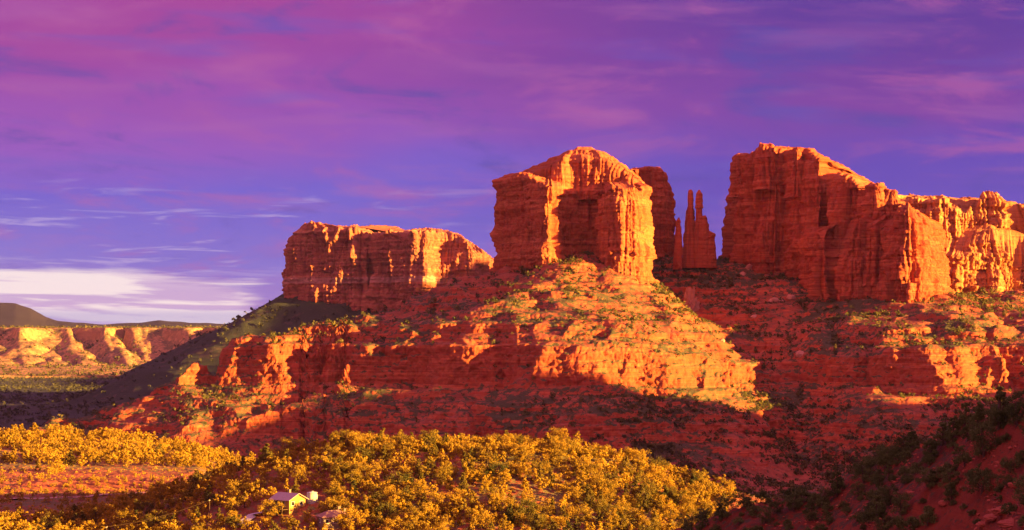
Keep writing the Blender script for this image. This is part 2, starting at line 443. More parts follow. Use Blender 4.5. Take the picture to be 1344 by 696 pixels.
def tier(pts, spine, z_base, nu=700, nv=130, ncap=40, batter=.06, flute=1.0, dome=1.0, seed=0, lip=2.5, pw=1.0, rim=1.0, big=1.0, joint=1.0, jamp=1.0, ledk=1.0):
    """one storey of a cliff. pts: (px, Y, top row) clockwise or not; spine: crest line (px, Y, row) the cap closes onto"""
    ctl = []
    for px, Y, top in pts:
        X, _, z = W(px, top, Y); ctl.append((X, Y, z))
    q = ring(ctl, nu)
    sx = np.array([W(a, r, Y) for a, Y, r in spine])
    a = np.sum(q[:, 0] * np.roll(q[:, 1], -1) - np.roll(q[:, 0], -1) * q[:, 1])
    tan = np.roll(q[:, :2], -2, axis=0) - np.roll(q[:, :2], 2, axis=0)
    nrm = np.stack([tan[:, 1], -tan[:, 0]], 1) * (1 if a > 0 else -1)
    for _ in range(6):
        nrm = (np.roll(nrm, 1, 0) + 2 * nrm + np.roll(nrm, -1, 0)) / 4
    nrm /= np.linalg.norm(nrm, axis=1, keepdims=True) + 1e-9
    v = np.linspace(0, 1, nv)[None, :]
    top = q[:, 2:3]
    kb = perlin(q[:, 0] / 17, q[:, 1] / 17, seed=seed + 5)
    top = top + rim * flute * (2.6 * np.round(kb * 3) / 3 + 1.5 * kb + 2.2 * perlin(q[:, 0] / 7, q[:, 1] / 7, seed=seed + 6) + 1.2 * perlin(q[:, 0] / 3, q[:, 1] / 3, seed=seed + 7))[:, None]
    z = z_base + (top - z_base) * v
    hgt = top - z_base
    out = batter * (1 - v) * hgt
    x = q[:, :1] + nrm[:, :1] * out; y = q[:, 1:2] + nrm[:, 1:] * out
    d = big * 4.6 * (1 - 2.2 * np.abs(perlin(x / 34, y / 34, z / 110, seed + 10))) + 3.6 * perlin(x / 26, y / 26, z / 70, seed + 1) + 1.6 * perlin(x / 11, y / 11, z / 28, seed + 2)
    crack = np.maximum(0, .20 - np.abs(perlin(x / 15, y / 15, z / 140, seed + 3))) / .20
    crack2 = np.maximum(0, .22 - np.abs(perlin(x / 6.5, y / 6.5, z / 60, seed + 4))) / .22
    wv = perlin(x / 8, y / 8, z / 6, seed + 16) * .5
    d = d - 3.0 * crack ** 1.5 - 1.0 * crack2 + .6 * cells(x / 6 + wv, y / 6 - wv, z / 4.5 + .5 * wv, seed) + .3 * cells(x / 2.6 + wv, y / 2.6, z / 2.2, seed + 5)
    led = perlin(x / 120, y / 120, z / 15, 77) * 1.6 + perlin(x / 50, y / 50, z / 6, 78) * .8 + perlin(x / 22, y / 22, z / 2.6, 79) * .45
    led = led + 1.3 * np.tanh(4 * perlin(x / 160, y / 160, z / 17, 80)) + .6 * np.tanh(4 * perlin(x / 70, y / 70, z / 6, 81))
    d = d + ledk * led + .7 * perlin(x / 4, y / 4, z / 3, seed + 8) + .4 * perlin(x / 1.9, y / 1.9, z / 1.7, seed + 9)
    d = d - big * (2.2 if jamp < 1.3 else 4.6)
    seg = np.hypot(*(np.roll(q[:, :2], -1, 0) - q[:, :2]).T); arc = np.concatenate([[0], np.cumsum(seg)[:-1]]); tot = seg.sum()
    jr = np.random.RandomState(seed + 77)
    for wmin, wmax, amp in ((7, 24, 1.9), (2.5, 7, .8)):
        edge = np.cumsum(jr.uniform(wmin, wmax, int(tot / wmin) + 4) * joint); edge = np.concatenate([[0], edge[edge < tot]])
        sj = (arc[:, None] + 1.6 * perlin(x / 30, y / 30, z / 22, seed + 15)) % tot
        ci = np.searchsorted(edge, sj.ravel(), 'right').reshape(sj.shape) - 1
        near_e = np.minimum(np.abs(sj - edge[ci]), np.abs(np.append(edge, tot)[ci + 1] - sj))
        zl = np.floor((z * np.ones_like(sj) + jr.uniform(0, 60, len(edge))[ci]) / jr.uniform(14, 42, len(edge))[ci] / (joint ** .5)).astype(int)
        blk = jr.normal(size=(len(edge), 64))[ci, zl % 64]; cl = jr.normal(size=len(edge))[ci]
        amp = amp * jamp
        d = d + amp * (.75 * cl + .6 * blk) - amp * .9 * np.clip(1 - near_e / (.9 * joint), 0, 1)
    d = d * flute
    rnd = np.clip((v * hgt - hgt + lip) / lip, 0, 1)
    d = d - lip * .55 * rnd ** 2
    x = x + nrm[:, :1] * d; y = y + nrm[:, 1:] * d
    wall = np.stack([x, y, z * np.ones_like(x)], -1)
    # cap
    e = wall[:, -1]
    sp = []
    for (x0, y0, z0), (x1, y1, z1) in zip(sx[:-1], sx[1:]):
        dx, dy = x1 - x0, y1 - y0
        t = np.clip(((e[:, 0] - x0) * dx + (e[:, 1] - y0) * dy) / (dx * dx + dy * dy), 0, 1)
        c = np.stack([x0 + t * dx, y0 + t * dy, z0 + t * (z1 - z0)], 1)
        sp.append(c)
    dist = np.stack([np.hypot(c[:, 0] - e[:, 0], c[:, 1] - e[:, 1]) for c in sp])
    k = dist.argmin(0); c = np.stack(sp)[k, np.arange(len(e))]
    s = np.linspace(0, 1, ncap + 1)[None, 1:, None]
    cap = e[:, None] + (c - e)[:, None] * s
    cz = e[:, 2:3] + (c[:, 2:3] - e[:, 2:3]) * (s[..., 0] ** pw)
    x, y = cap[..., 0], cap[..., 1]
    cz = cz + (1 - s[..., 0] ** 4) * s[..., 0] ** .5 * dome * (3.0 * perlin(x / 18, y / 18, seed=seed + 11) + 2.2 * perlin(x / 7, y / 7, seed=seed + 12) + 1.2 * perlin(x / 3, y / 3, seed=seed + 13))
    st = stair(cz, 6.0, .85)
    cap[..., 2] = cz + (st - cz) * np.minimum(1, s[..., 0] * 4)
    P = np.concatenate([wall, cap], 1)
    return P.reshape(-1, 3), grid_faces(nu, P.shape[1], True), P

def cliff(name, mat, tiers, label, cat):
    V, Fc, off = [], [], 0
    for P, f, _ in tiers:
        V.append(P); Fc.append(f + off); off += len(P)
    me = mesh_from(name, np.concatenate(V), np.concatenate(Fc), mat)
    o = obj(name, me)
    return tag(o, label, cat)

Zw = lambda py, Y: (HY - py) / F * Y

# domed butte
t1 = tier([(668, 1965, 230), (656, 1925, 232), (655, 1895, 236), (668, 1872, 230), (684, 1858, 227), (697, 1838, 236), (706, 1822, 246), (718, 1815, 245), (730, 1818, 244), (738, 1832, 247), (744, 1848, 254),
           (756, 1858, 252), (770, 1862, 252), (781, 1858, 252), (786, 1842, 262), (793, 1822, 254), (803, 1811, 247), (820, 1808, 247), (836, 1812, 249), (847, 1826, 250), (850, 1850, 246), (846, 1900, 242),
           (838, 1965, 240), (760, 1995, 240)], [(720, 1920, 226), (790, 1920, 226)], Zw(405, 1850), nu=1000, nv=170, ncap=26, seed=100, jamp=1.4, ledk=.75)
t2 = tier([(676, 1905, 230), (690, 1888, 226), (705, 1872, 222), (722, 1864, 213), (745, 1864, 208), (770, 1866, 207), (795, 1862, 210), (815, 1856, 220), (832, 1850, 232), (843, 1860, 238), (846, 1885, 238), (838, 1950, 232), (760, 1985, 215), (690, 1965, 228)],
          [(735, 1915, 203), (758, 1912, 193.5), (776, 1912, 193.5), (800, 1915, 203)], Zw(262, 1860), nu=640, nv=70, ncap=60, seed=120, flute=.8, lip=6, batter=.10)
cliff('rock_butte', M_butte, [t1, t2], 'broad domed red butte with a lit square prow, standing on the ledgy mound', 'butte')

t = tier([(812, 2085, 226), (822, 2073, 226), (836, 2067, 222), (852, 2065, 220), (868, 2067, 222), (876, 2075, 228), (880, 2090, 245), (878, 2125, 240), (850, 2145, 225), (820, 2135, 228)],
         [(835, 2105, 222), (862, 2105, 219)], Zw(365, 2000), nu=420, nv=160, ncap=24, seed=140, batter=.045, flute=.8)
cliff('rock_tower', M_red, [t], 'flat-topped dark red rock tower tucked behind the domed butte', 'rock tower')

# twin spire: two shafts, a stepped shoulder and a plinth
def shaft(pxa, pxb, top, base, Y, seed, bat=.05, fl=.35):
    m = (pxa + pxb) / 2; h = (pxb - pxa) / 2; dy = h / F * Y
    pts = [(m - h, Y, top + 1.5), (m - h * .6, Y - dy * .8, top), (m, Y - dy, top), (m + h * .6, Y - dy * .8, top), (m + h, Y, top + 1.5), (m + h * .6, Y + dy, top + .6), (m - h * .6, Y + dy, top + .6)]
    return tier(pts, [(m - h * .2, Y, top - 1), (m + h * .2, Y, top - 1)], Zw(base, Y), nu=120, nv=120, ncap=8, seed=seed, batter=bat, flute=fl, lip=1.5, dome=.3, big=.2)
cliff('rock_spire', M_red, [shaft(903.0, 909.6, 249, 352, 2025, 150, .045, .22), shaft(913.6, 921.5, 251, 352, 2023, 155, .045, .25), shaft(916, 928, 284, 352, 2024, 160, .05, .45), shaft(924, 937, 305, 352, 2026, 163, .03, .45), shaft(900, 912, 274, 352, 2028, 166, .05, .35)],
      'slender red spire with two finger-like tips and a stepped shoulder, in the gap', 'rock spire')
cliff('rock_spire', M_red, [shaft(888.5, 894, 287, 352, 2010, 170, .06, .3), shaft(883, 894, 322, 354, 2012, 173, .05, .4)],
      'short thin rock needle beside the twin-tipped spire', 'rock spire')

# the great wall
t1 = tier([(968, 2110, 225), (957, 2080, 240), (959, 2058, 222), (967, 2046, 207), (976, 2034, 204), (990, 2022, 200), (1004, 2012, 194), (1022, 2008, 194), (1036, 2000, 197), (1050, 1984, 198), (1062, 1966, 203), (1074, 1954, 210), (1084, 1958, 224),
           (1094, 1944, 226), (1106, 1928, 229), (1122, 1918, 238), (1134, 1910, 246), (1148, 1896, 256), (1164, 1886, 268), (1180, 1880, 276), (1200, 1886, 280), (1216, 1900, 292), (1230, 1930, 300), (1240, 1980, 300), (1236, 2060, 300), (1180, 2120, 262), (1080, 2130, 215)],
          [(1000, 2070, 190), (1040, 2050, 193), (1100, 2010, 214), (1150, 1960, 244), (1190, 1930, 270)], Zw(420, 1900), nu=1300, nv=190, ncap=44, seed=200, lip=5, flute=1.15, dome=1.4, rim=1.6, big=1.5, joint=1.5, jamp=1.7, ledk=.6)
t2 = tier([(1056, 1975, 300), (1060, 1935, 306), (1070, 1918, 300), (1082, 1910, 303), (1090, 1914, 330), (1098, 1900, 335), (1110, 1886, 318), (1122, 1880, 296), (1136, 1872, 290), (1150, 1866, 292), (1160, 1864, 300), (1168, 1848, 292), (1178, 1832, 280), (1192, 1824, 276), (1206, 1828, 282), (1216, 1842, 296), (1226, 1862, 306),
           (1238, 1890, 330), (1246, 1930, 345), (1230, 1990, 320), (1150, 2000, 290)], [(1090, 1950, 298), (1130, 1925, 286), (1192, 1880, 266), (1215, 1920, 300)], Zw(425, 1850), nu=1100, nv=170, ncap=30, seed=230, lip=6, flute=1.1, batter=.09, rim=1.5, big=1.5, joint=1.2, jamp=1.8, ledk=.55)
kn1 = shaft(1136, 1160, 241, 320, 1888, 240, .12, .9)
kn2 = shaft(1161, 1180, 249, 330, 1880, 245, .10, .9)
kn3 = shaft(995, 1018, 189, 250, 2018, 246, .12, .9)
kn4 = shaft(964, 984, 203, 260, 2050, 247, .12, .9)
kn5 = shaft(1036, 1056, 195, 260, 1990, 248, .12, .9)
cliff('rock_butte', M_red, [t1, t2, kn1, kn2, kn3, kn4, kn5], 'tallest massive red butte with a sheer shaded wall beside the twin-tipped spire', 'butte')

t1 = tier([(1150, 2140, 262), (1178, 2056, 262), (1196, 2044, 258), (1214, 2040, 260), (1236, 2036, 262), (1252, 2036, 272), (1266, 2034, 280), (1280, 2036, 270), (1290, 2036, 257), (1302, 2036, 252), (1316, 2038, 258), (1324, 2046, 274), (1334, 2048, 292), (1346, 2040, 286), (1370, 2034, 282), (1420, 2030, 290), (1470, 2020, 300), (1470, 2140, 290), (1300, 2200, 270)],
          [(1200, 2110, 257), (1300, 2080, 262), (1420, 2080, 278)], Zw(410, 1980), nu=1200, nv=170, ncap=40, seed=260, flute=1.6, lip=6, dome=1.5, batter=.10)
t2 = tier([(1214, 2024, 310), (1232, 2012, 318), (1248, 2006, 330), (1262, 2000, 335), (1276, 2004, 318), (1292, 2006, 312), (1308, 2006, 318), (1322, 2010, 330), (1336, 2014, 345), (1360, 2008, 340), (1420, 2004, 340), (1440, 2050, 320), (1260, 2080, 310)],
          [(1240, 2050, 300), (1300, 2030, 296), (1400, 2020, 320)], Zw(412, 1970), nu=900, nv=120, ncap=30, seed=280, flute=1.4, lip=8, batter=.14)
cliff('rock_butte', M_pale, [t1, t2], 'pale orange lumpy butte, sunlit, standing behind the prow of the tallest butte', 'butte')

# distant butte
t1 = tier([(384, 3720, 320), (378, 3660, 322), (384, 3620, 312), (396, 3600, 296), (410, 3590, 293), (424, 3580, 300), (445, 3570, 299), (466, 3562, 300), (480, 3560, 304), (487, 3572, 312), (492, 3556, 309), (504, 3540, 306), (522, 3528, 306), (534, 3515, 307), (546, 3500, 304), (558, 3500, 305), (566, 3512, 304),
           (574, 3545, 304), (590, 3552, 306), (606, 3546, 312), (612, 3530, 318), (622, 3534, 326), (636, 3560, 336), (648, 3610, 344), (652, 3680, 348), (640, 3800, 340), (540, 3860, 305), (430, 3840, 300)],
          [(409, 3640, 290), (432, 3660, 299), (470, 3660, 297), (492, 3650, 305), (530, 3650, 304), (572, 3640, 300.5), (600, 3650, 306), (630, 3660, 326)], Zw(418, 3520), nu=1000, nv=130, ncap=30, seed=300, flute=1.6, lip=7, dome=2.2, batter=.05, rim=1.8, big=1.4, joint=1.7)
cliff('rock_butte', M_far, [t1], 'distant long flat-topped butte with a lit notch, rising over dark wooded talus', 'butte')


# ------------------------------------------------------------------ far country
M_talus = rock_mat('wooded_talus', [(.3, (.12, .05, .04)), (.6, (.20, .07, .05))], zs=.05, streak=0, soil=(.075, .062, .042), brush=(.035, .042, .026), brush_amt=1.0, brush_scale=.05, ledge=(.3, .5), size=2)
TL = [W(660, 385, 3650), W(560, 392, 3640), W(470, 374, 3660), W(440, 374, 3650), (W(380, 386, 3640)), W(345, 405, 3600), W(300, 440, 3560), W(250, 464, 3520), W(180, 492, 3480), W(100, 525, 3440)]
def H_far(x, y):
    r = poly_ridge(TL, .52, x + 18 * perlin(x / 300, y / 300, seed=61), y)
    plain = -112 + 6 * perlin(x / 700, y / 700, seed=62)
    h = smax([r, plain], 8.0)
    return h + sstep(h, -105, -60) * (9 * perlin(x / 120, y / 120, seed=63) + 5 * (1 - 2 * np.abs(perlin(x / 80, y / 80, seed=64)))) + 1.5 * perlin(x / 25, y / 25, seed=65)
o_far, P_far, n_far = sheet('terrain', H_far, np.arange(-150, 760, 2.0), 2250, 7400, 900, 330, .12, M_talus, fall=60)

M_mesa = rock_mat('scrubby_mesa', [(.3, (.26, .12, .06)), (.5, (.34, .17, .08)), (.65, (.30, .13, .06))], zs=.06, streak=.0, soil=(.38, .20, .09), brush=(.14, .095, .045), brush_amt=.55, brush_scale=.035, ledge=(.2, .4), size=3)
def H_mesa(x, y):
    u = x + .35 * (y - 7000)
    g = np.abs(perlin(u / 210 + .2 * perlin(x / 90, y / 90, seed=72), y / 3000, seed=71)); g2 = np.abs(perlin(u / 75, y / 1500, seed=76))
    edge = 6960 + 260 * (1 - np.clip(g * 3.2, 0, 1)) ** 1.4 + 30 * (1 - np.clip(g2 * 2.5, 0, 1)) + 90 * perlin(x / 500, y / 900, seed=73)
    t = np.clip((y - edge + 420) / 420, 0, 1)
    top = 56 + 3 * perlin(x / 900, y / 900, seed=74)
    foot = -104 + 22 * sstep(y, 6100, 6750)
    return foot + (top - foot) * (.85 * t ** 1.15 + .15 * sstep(t, .80, .97)) + 2.0 * perlin(x / 60, y / 60, seed=75) + 1.2 * perlin(x / 22, y / 22, seed=77)
o_mesa, P_mesa, n_mesa = sheet('terrain', H_mesa, np.arange(-200, 420, 1.6), 6000, 9500, 500, 200, .2, M_mesa, fall=120)

M_dusk = rock_mat('dusk_tinted_forest', [(.3, (.018, .015, .019)), (.6, (.026, .020, .025))], zs=.01, streak=0, size=6)  # purple of haze and dusk is put into the forest colour
def H_back(x, y):
    X0 = x / y * F + CX
    a = np.interp(X0, [-300, -60, 0, 20, 40, 60, 75, 100, 140, 180, 210, 250, 310, 420, 700], [405, 400, 397.5, 398.5, 405, 417, 421, 424, 426, 424, 421, 424, 426, 432, 440])
    crest = (HY - a) / F * 14000
    f = np.exp(-((y - 14000) / 1200) ** 2)
    return -150 + (crest + 150) * f + f * 10 * perlin(x / 150, y / 150, seed=81)
sheet('hill', H_back, np.arange(-300, 700, 3.0), 11500, 17000, 200, 80, .2, M_dusk, fall=50)

gm = mesh_from('ground', np.array([[-12000, -2000, -150], [12000, -2000, -150], [12000, 18500, -150], [-12000, 18500, -150]]), np.array([[0, 1, 2, 3]]), M_talus)
tag(obj('ground', gm), kind='structure')

# ridges added out of view sunward, crests shaped to shade lower slopes and talus
ES = np.array([math.sin(math.radians(SUN_AZ)), math.cos(math.radians(SUN_AZ))]); EP = np.array([-ES[1], ES[0]])
def shade_hill(s0, prof, slope, m):
    pts = [(*(ES * s0 + EP * p), h) for p, h in prof]
    a = np.array(pts)
    gx, gy = np.meshgrid(np.linspace(a[:, 0].min() - m, a[:, 0].max() + m, 150), np.linspace(a[:, 1].min() - m, a[:, 1].max() + m, 190), indexing='ij')
    gx = gx.astype(np.float32); gy = gy.astype(np.float32)
    gz = np.maximum(poly_ridge(pts, slope, gx, gy), -160) + 2.5 * perlin(gx / 60, gy / 60, seed=91) + 2 * perlin(gx / 22, gy / 22, seed=92)
    me = mesh_from('hill', np.stack([gx, gy, gz], -1).reshape(-1, 3), grid_faces(150, 190), M_hill)
    tag(obj('hill', me), kind='structure')
def shade_line(s0, marks, tail, slope, m):
    t = math.tan(math.radians(SUN_EL)); prof = []
    for px, row, Y in marks:
        P = np.array(W(px, row, Y)); prof.append((P[:2] @ EP, P[2] + t * (s0 - P[:2] @ ES)))
    prof.sort()
    shade_hill(s0, [(prof[0][0] + a, h) for a, h in tail[0]] + prof + [(prof[-1][0] + a, h) for a, h in tail[1]], slope, m)
shade_line(620, [(290, 596, 1560), (350, 588, 1560), (420, 552, 1580), (520, 512, 1620), (600, 502, 1625), (745, 516, 1600), (800, 534, 1615), (880, 552, 1640), (1000, 560, 1655), (1180, 520, 1640), (1290, 548, 1580), (1344, 540, 1610)], ([(-620, 30), (-450, 60), (-220, 80)], [(60, 20), (180, -20)]), .8, 260)
shade_line(0, [(0, 492, 6200), (160, 492, 6000), (60, 500, 5600), (100, 520, 4300), (100, 523, 3440), (250, 462, 3520), (345, 403, 3600), (440, 370, 3660), (480, 370, 3660), (535, 392, 3545)], ([(-700, 120), (-300, 205)], [(250, 100)]), 1.2, 420)  # second added ridge, unseen, puts the talus and plain in shadow

# ------------------------------------------------------------------ near ground: wooded knoll, bench and flat, dark slope
M_near = rock_mat('red_soil', [(.3, (.20, .05, .028)), (.6, (.30, .085, .04))], zs=.3, streak=0, soil=(.30, .085, .042), brush=(.12, .10, .04), brush_amt=.55, brush_scale=.5, ledge=(.3, .6), size=.35)
M_dark = rock_mat('shaded_red_soil', [(.3, (.10, .018, .007)), (.5, (.20, .038, .013)), (.65, (.12, .022, .009))], zs=.6, streak=0, soil=(.15, .029, .010), brush=(.045, .035, .016), brush_amt=.4, brush_scale=.9, ledge=(.5, .8), size=.2)  # the near slope's shade is put into this soil colour
K_CREST = [W(-150, 712, 610), W(0, 694, 620), W(100, 684, 632), W(200, 666, 640), (W(270, 650, 645)), W(330, 634, 648), W(400, 611, 648), W(470, 592, 645), W(540, 584, 643), W(640, 585, 640), W(700, 598, 636), W(760, 616, 630), W(850, 647, 622), W(930, 676, 612), W(1010, 704, 600), W(1100, 730, 590)]
B_CREST = [W(-150, 560, 990), W(60, 566, 980), W(160, 573, 965), W(250, 591, 945), W(330, 613, 910), W(380, 634, 880)]
def H_near(x, y):
    xx = x + 5 * perlin(x / 45, y / 45, seed=101); yy = y + 5 * perlin(x / 45, y / 45, seed=102)
    kn = np.maximum(poly_ridge(K_CREST, .26, xx, yy), poly_ridge(K_CREST[8:12], .30, xx, yy, wid=25))
    bp = xx / yy * F + CX; ba = np.array([(a / c * F + CX, c, e) for a, c, e in B_CREST], np.float32)
    bY = np.interp(bp, ba[:, 0], ba[:, 1]).astype(np.float32); bn = np.interp(bp, ba[:, 0], ba[:, 2]).astype(np.float32) - .07 * np.abs(yy - bY) - .25 * np.maximum(bp - 380, 0)
    bn = np.where(yy > 960, bn - .12 * np.maximum(0, yy - 965), bn)
    step = -58.5 + 4.0 * sstep(yy + 8 * perlin(x / 25, y / 25, seed=104), 752, 772)
    px = xx / yy * F + CX
    low = -62 - 40 * sstep(px, 330, 480) - 45 * sstep(yy, 930, 1150)
    flat = np.where(px < 420, step - 55 * sstep(px, 250, 400) - 45 * sstep(yy, 930, 1100), -120.0)
    h = smax([kn, np.minimum(bn, 0), low, flat], 1.6)
    return h + .8 * perlin(x / 16, y / 16, seed=105) + .35 * perlin(x / 5, y / 5, seed=106) - 1.0
def near_detail(P, n):
    x, y, z = P[..., 0], P[..., 1], P[..., 2]
    return n * (.35 * perlin(x / 2.6, y / 2.6, z / 1.5, 111) + .2 * perlin(x / 1.1, y / 1.1, z / .8, 112))[..., None]
sheet('hill', H_near, np.arange(-140, 1180, 1.6), 470, 1260, 900, 420, .3, M_near, near_detail, fall=30)

G_CREST = np.array([(700, 770, 310), (780, 738, 300), (880, 694, 270), (960, 669, 252), (1080, 642, 242), (1160, 606, 232), (1250, 567, 222), (1344, 520, 204), (1430, 478, 192), (1500, 455, 186), (4600, 440, 180)], np.float32)
G_SHADE = [(88, 40, 18), (90, 120, 22), (94, 180, 25), (112, 240, 26), (150, 330, 18)]  # ridge added beyond the frame, shaped to keep the near slope in shadow
def H_dark(x, y):
    xx = x + 2.0 * perlin(x / 22, y / 22, seed=121); yy = y + 2.5 * perlin(x / 22, y / 22, seed=122)
    p = xx / yy * F + CX
    cy = np.interp(p, G_CREST[:, 0], G_CREST[:, 2]).astype(np.float32); cz = ((HY - np.interp(p, G_CREST[:, 0], G_CREST[:, 1])) / F * cy).astype(np.float32)
    h = cz - .22 * (np.sqrt(np.maximum(cy - yy, 0) ** 2 + 9) - 3) - .55 * np.maximum(yy - cy, 0)
    h = np.maximum(h, poly_ridge(G_SHADE, .95, xx, yy))
    px = x / y * F + CX
    n2 = perlin(x / 9, y / 9, seed=123)
    h = h + .9 * perlin(x / 20, y / 20, seed=124) + .5 * n2
    st = stair(h + .6 * n2, 1.5, .95)
    h = h + (st - h) * np.clip(perlin(x / 14, y / 14, seed=125) * 2 + .3, 0, 1)
    return np.maximum(h, -100) + .12 * perlin(x / 2.5, y / 2.5, seed=126)
def dark_detail(P, n):
    x, y, z = P[..., 0], P[..., 1], P[..., 2]
    return n * (.22 * perlin(x / 1.6, y / 1.6, z / .7, 131) + .14 * perlin(x / .7, y / .7, z / .4, 132))[..., None]
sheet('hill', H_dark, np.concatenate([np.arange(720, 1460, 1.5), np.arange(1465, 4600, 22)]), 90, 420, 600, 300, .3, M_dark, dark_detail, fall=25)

def ground_hit(px, py, H, Y0, Y1, n=400):
    """first point along the sight line through a pixel where it meets the ground"""
    Y = np.linspace(Y0, Y1, n).astype(np.float32)
    X = (px - CX) / F * Y; ray = (HY - py) / F * Y
    d = ray - H(X, Y)
    k = np.argmax(d < 0)
    if d[k] >= 0: return None
    return float(X[k]), float(Y[k]), float(H(X[k:k + 1], Y[k:k + 1])[0])
def hz(H, x, y): return float(H(np.array([x], np.float32), np.array([y], np.float32))[0])


# ------------------------------------------------------------------ vegetation
def foliage_mat(name, a, b, rough=.8):
    m, k, bs = new_mat(name)
    oi = k.node('ShaderNodeObjectInfo')
    pos = k.node('ShaderNodeNewGeometry').outputs['Position']
    f = k.noise(k.vmul(pos, (.45, .45, .45)), 1.0, 3.0, .6)
    f2 = k.noise(k.vmul(pos, (.13, .13, .09)), 1.0, 2.0, .5)
    f = k.math('ADD', k.math('MULTIPLY', f, .45), k.math('ADD', k.math('MULTIPLY', f2, .40), k.math('MULTIPLY', oi.outputs['Random'], .15)))
    c = k.ramp(f, [(.36, a), (.62, b)])
    k.l.new(c, bs.inputs['Base Color'])
    bs.inputs['Roughness'].default_value = rough
    tr = k.node('ShaderNodeBsdfTranslucent'); k.l.new(c, tr.inputs['Color'])
    mx = k.node('ShaderNodeMixShader'); mx.inputs[0].default_value = .28
    k.l.new(bs.outputs[0], mx.inputs[1]); k.l.new(tr.outputs[0], mx.inputs[2])
    out = k.n['Material Output']; k.l.new(mx.outputs[0], out.inputs['Surface'])
    return m
M_leaf = foliage_mat('juniper_foliage', (.085, .072, .014), (.34, .205, .018))
M_pine = foliage_mat('pine_foliage', (.040, .046, .014), (.16, .115, .018))
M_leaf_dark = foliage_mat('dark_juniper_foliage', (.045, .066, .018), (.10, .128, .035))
M_brush = foliage_mat('slope_brush', (.046, .054, .022), (.155, .115, .030))
M_far_brush = foliage_mat('far_brush', (.040, .046, .030), (.070, .066, .036))
M_bark, _k, _b = new_mat('bark'); _b.inputs['Base Color'].default_value = (.07, .045, .032, 1)

def leaf_cloud(rng, centres, radii, n, size, flatten=.85):
    """quads scattered through clumps; returns verts (4n,3), faces"""
    k = rng.randint(0, len(centres), n)
    d = rng.normal(size=(n, 3)); d /= np.linalg.norm(d, axis=1, keepdims=True)
    r = rng.rand(n, 1) ** .5 * (1 + .35 * rng.rand(n, 1) ** 4)
    p = centres[k] + d * r * radii[k][:, None] * np.array([1, 1, flatten])
    nr = d + rng.normal(size=(n, 3)) * .55; nr /= np.linalg.norm(nr, axis=1, keepdims=True)
    t = np.cross(nr, rng.normal(size=(n, 3))); t /= np.linalg.norm(t, axis=1, keepdims=True) + 1e-9
    b = np.cross(nr, t)
    s = size * (.6 + .8 * rng.rand(n, 1)); s2 = s * (.5 + .5 * rng.rand(n, 1))
    V = np.stack([p - t * s, p - b * s2 + nr * s * .15, p + t * s, p + b * s2 - nr * s * .1], 1).reshape(-1, 3)
    return V, np.arange(4 * n).reshape(n, 4)

def tube(path, radii, sides=6):
    V = []; 
    for i, (p, r) in enumerate(zip(path, radii)):
        p = np.array(p, float)
        a = np.arange(sides) / sides * 2 * math.pi
        V.append(np.stack([p[0] + r * np.cos(a), p[1] + r * np.sin(a), np.full(sides, p[2])], 1))
    V = np.concatenate(V); m = len(path); F_ = []
    for i in range(m - 1):
        for j in range(sides):
            F_.append([i * sides + j, i * sides + (j + 1) % sides, (i + 1) * sides + (j + 1) % sides, (i + 1) * sides + j])
    return V, np.array(F_)

def tree_shape(seed, kind):
    """unit-height crown clumps: (centres, radii) for a crown of the given habit, height 1"""
    rng = np.random.RandomState(seed)
    C, R = [], []
    n = {'round': 30, 'cone': 32, 'broad': 32, 'gappy': 17, 'shrub': 16, 'spire': 28}[kind]
    for i in range(n):
        t = (i + .5) / n
        if kind == 'round': z = .14 + .74 * t; w = .40 * math.sqrt(max(.05, 1 - (2 * (z - .5)) ** 2)); rr = .17
        elif kind == 'cone': z = .10 + .82 * t; w = .36 * (1.05 - z) ** .8; rr = .15 * (1.15 - .7 * t)
        elif kind == 'spire': z = .08 + .86 * t; w = .24 * (1.04 - z) ** .7; rr = .115 * (1.2 - .75 * t)
        elif kind == 'broad': z = .16 + .58 * t; w = .58 * math.sqrt(max(.08, 1 - (1.5 * (z - .42)) ** 2)); rr = .19
        elif kind == 'gappy': z = .25 + .62 * t; w = .42 * (.6 + .5 * rng.rand()); rr = .13
        else: z = .12 + .5 * t; w = .62 * (1.0 - .6 * t); rr = .22
        a = i * 2.4 + rng.rand() * 1.2; q = w * (.35 + .75 * rng.rand())
        C.append((q * math.cos(a), q * math.sin(a), z + .05 * rng.normal())); R.append(rr * (.55 + .5 * rng.rand()))
    return np.array(C), np.array(R)

def make_crown(seed, kind, n, leaf, mat):
    rng = np.random.RandomState(seed + 1)
    C, R = tree_shape(seed, kind)
    V, Fq = leaf_cloud(rng, C, R, n, leaf)
    V[:, 2] = np.maximum(V[:, 2], .01)
    return mesh_from('crown', V, Fq, mat, smooth=False)

def make_trunk(seed, kind):
    rng = np.random.RandomState(seed + 2)
    C, R = tree_shape(seed, kind)
    lean = rng.normal(size=2) * .04
    h = .8 if kind in ('cone', 'spire', 'round') else .5
    V, Fq = tube([(0, 0, -.12), (lean[0] * .4, lean[1] * .4, h * .35), (lean[0], lean[1], h)], [.042, .03, .010])
    Vs, Fs, off = [V], [Fq], len(V)
    for i in rng.choice(len(C), min(6, len(C)), False):
        c = C[i]; z0 = max(.08, c[2] * .55)
        v, f = tube([(lean[0] * z0, lean[1] * z0, z0), (c[0] * .55, c[1] * .55, z0 + (c[2] - z0) * .65), (c[0], c[1], c[2])], [.020, .013, .005], 4)
        Vs.append(v); Fs.append(f + off); off += len(v)
    return mesh_from('trunk', np.concatenate(Vs), np.concatenate(Fs), M_bark)

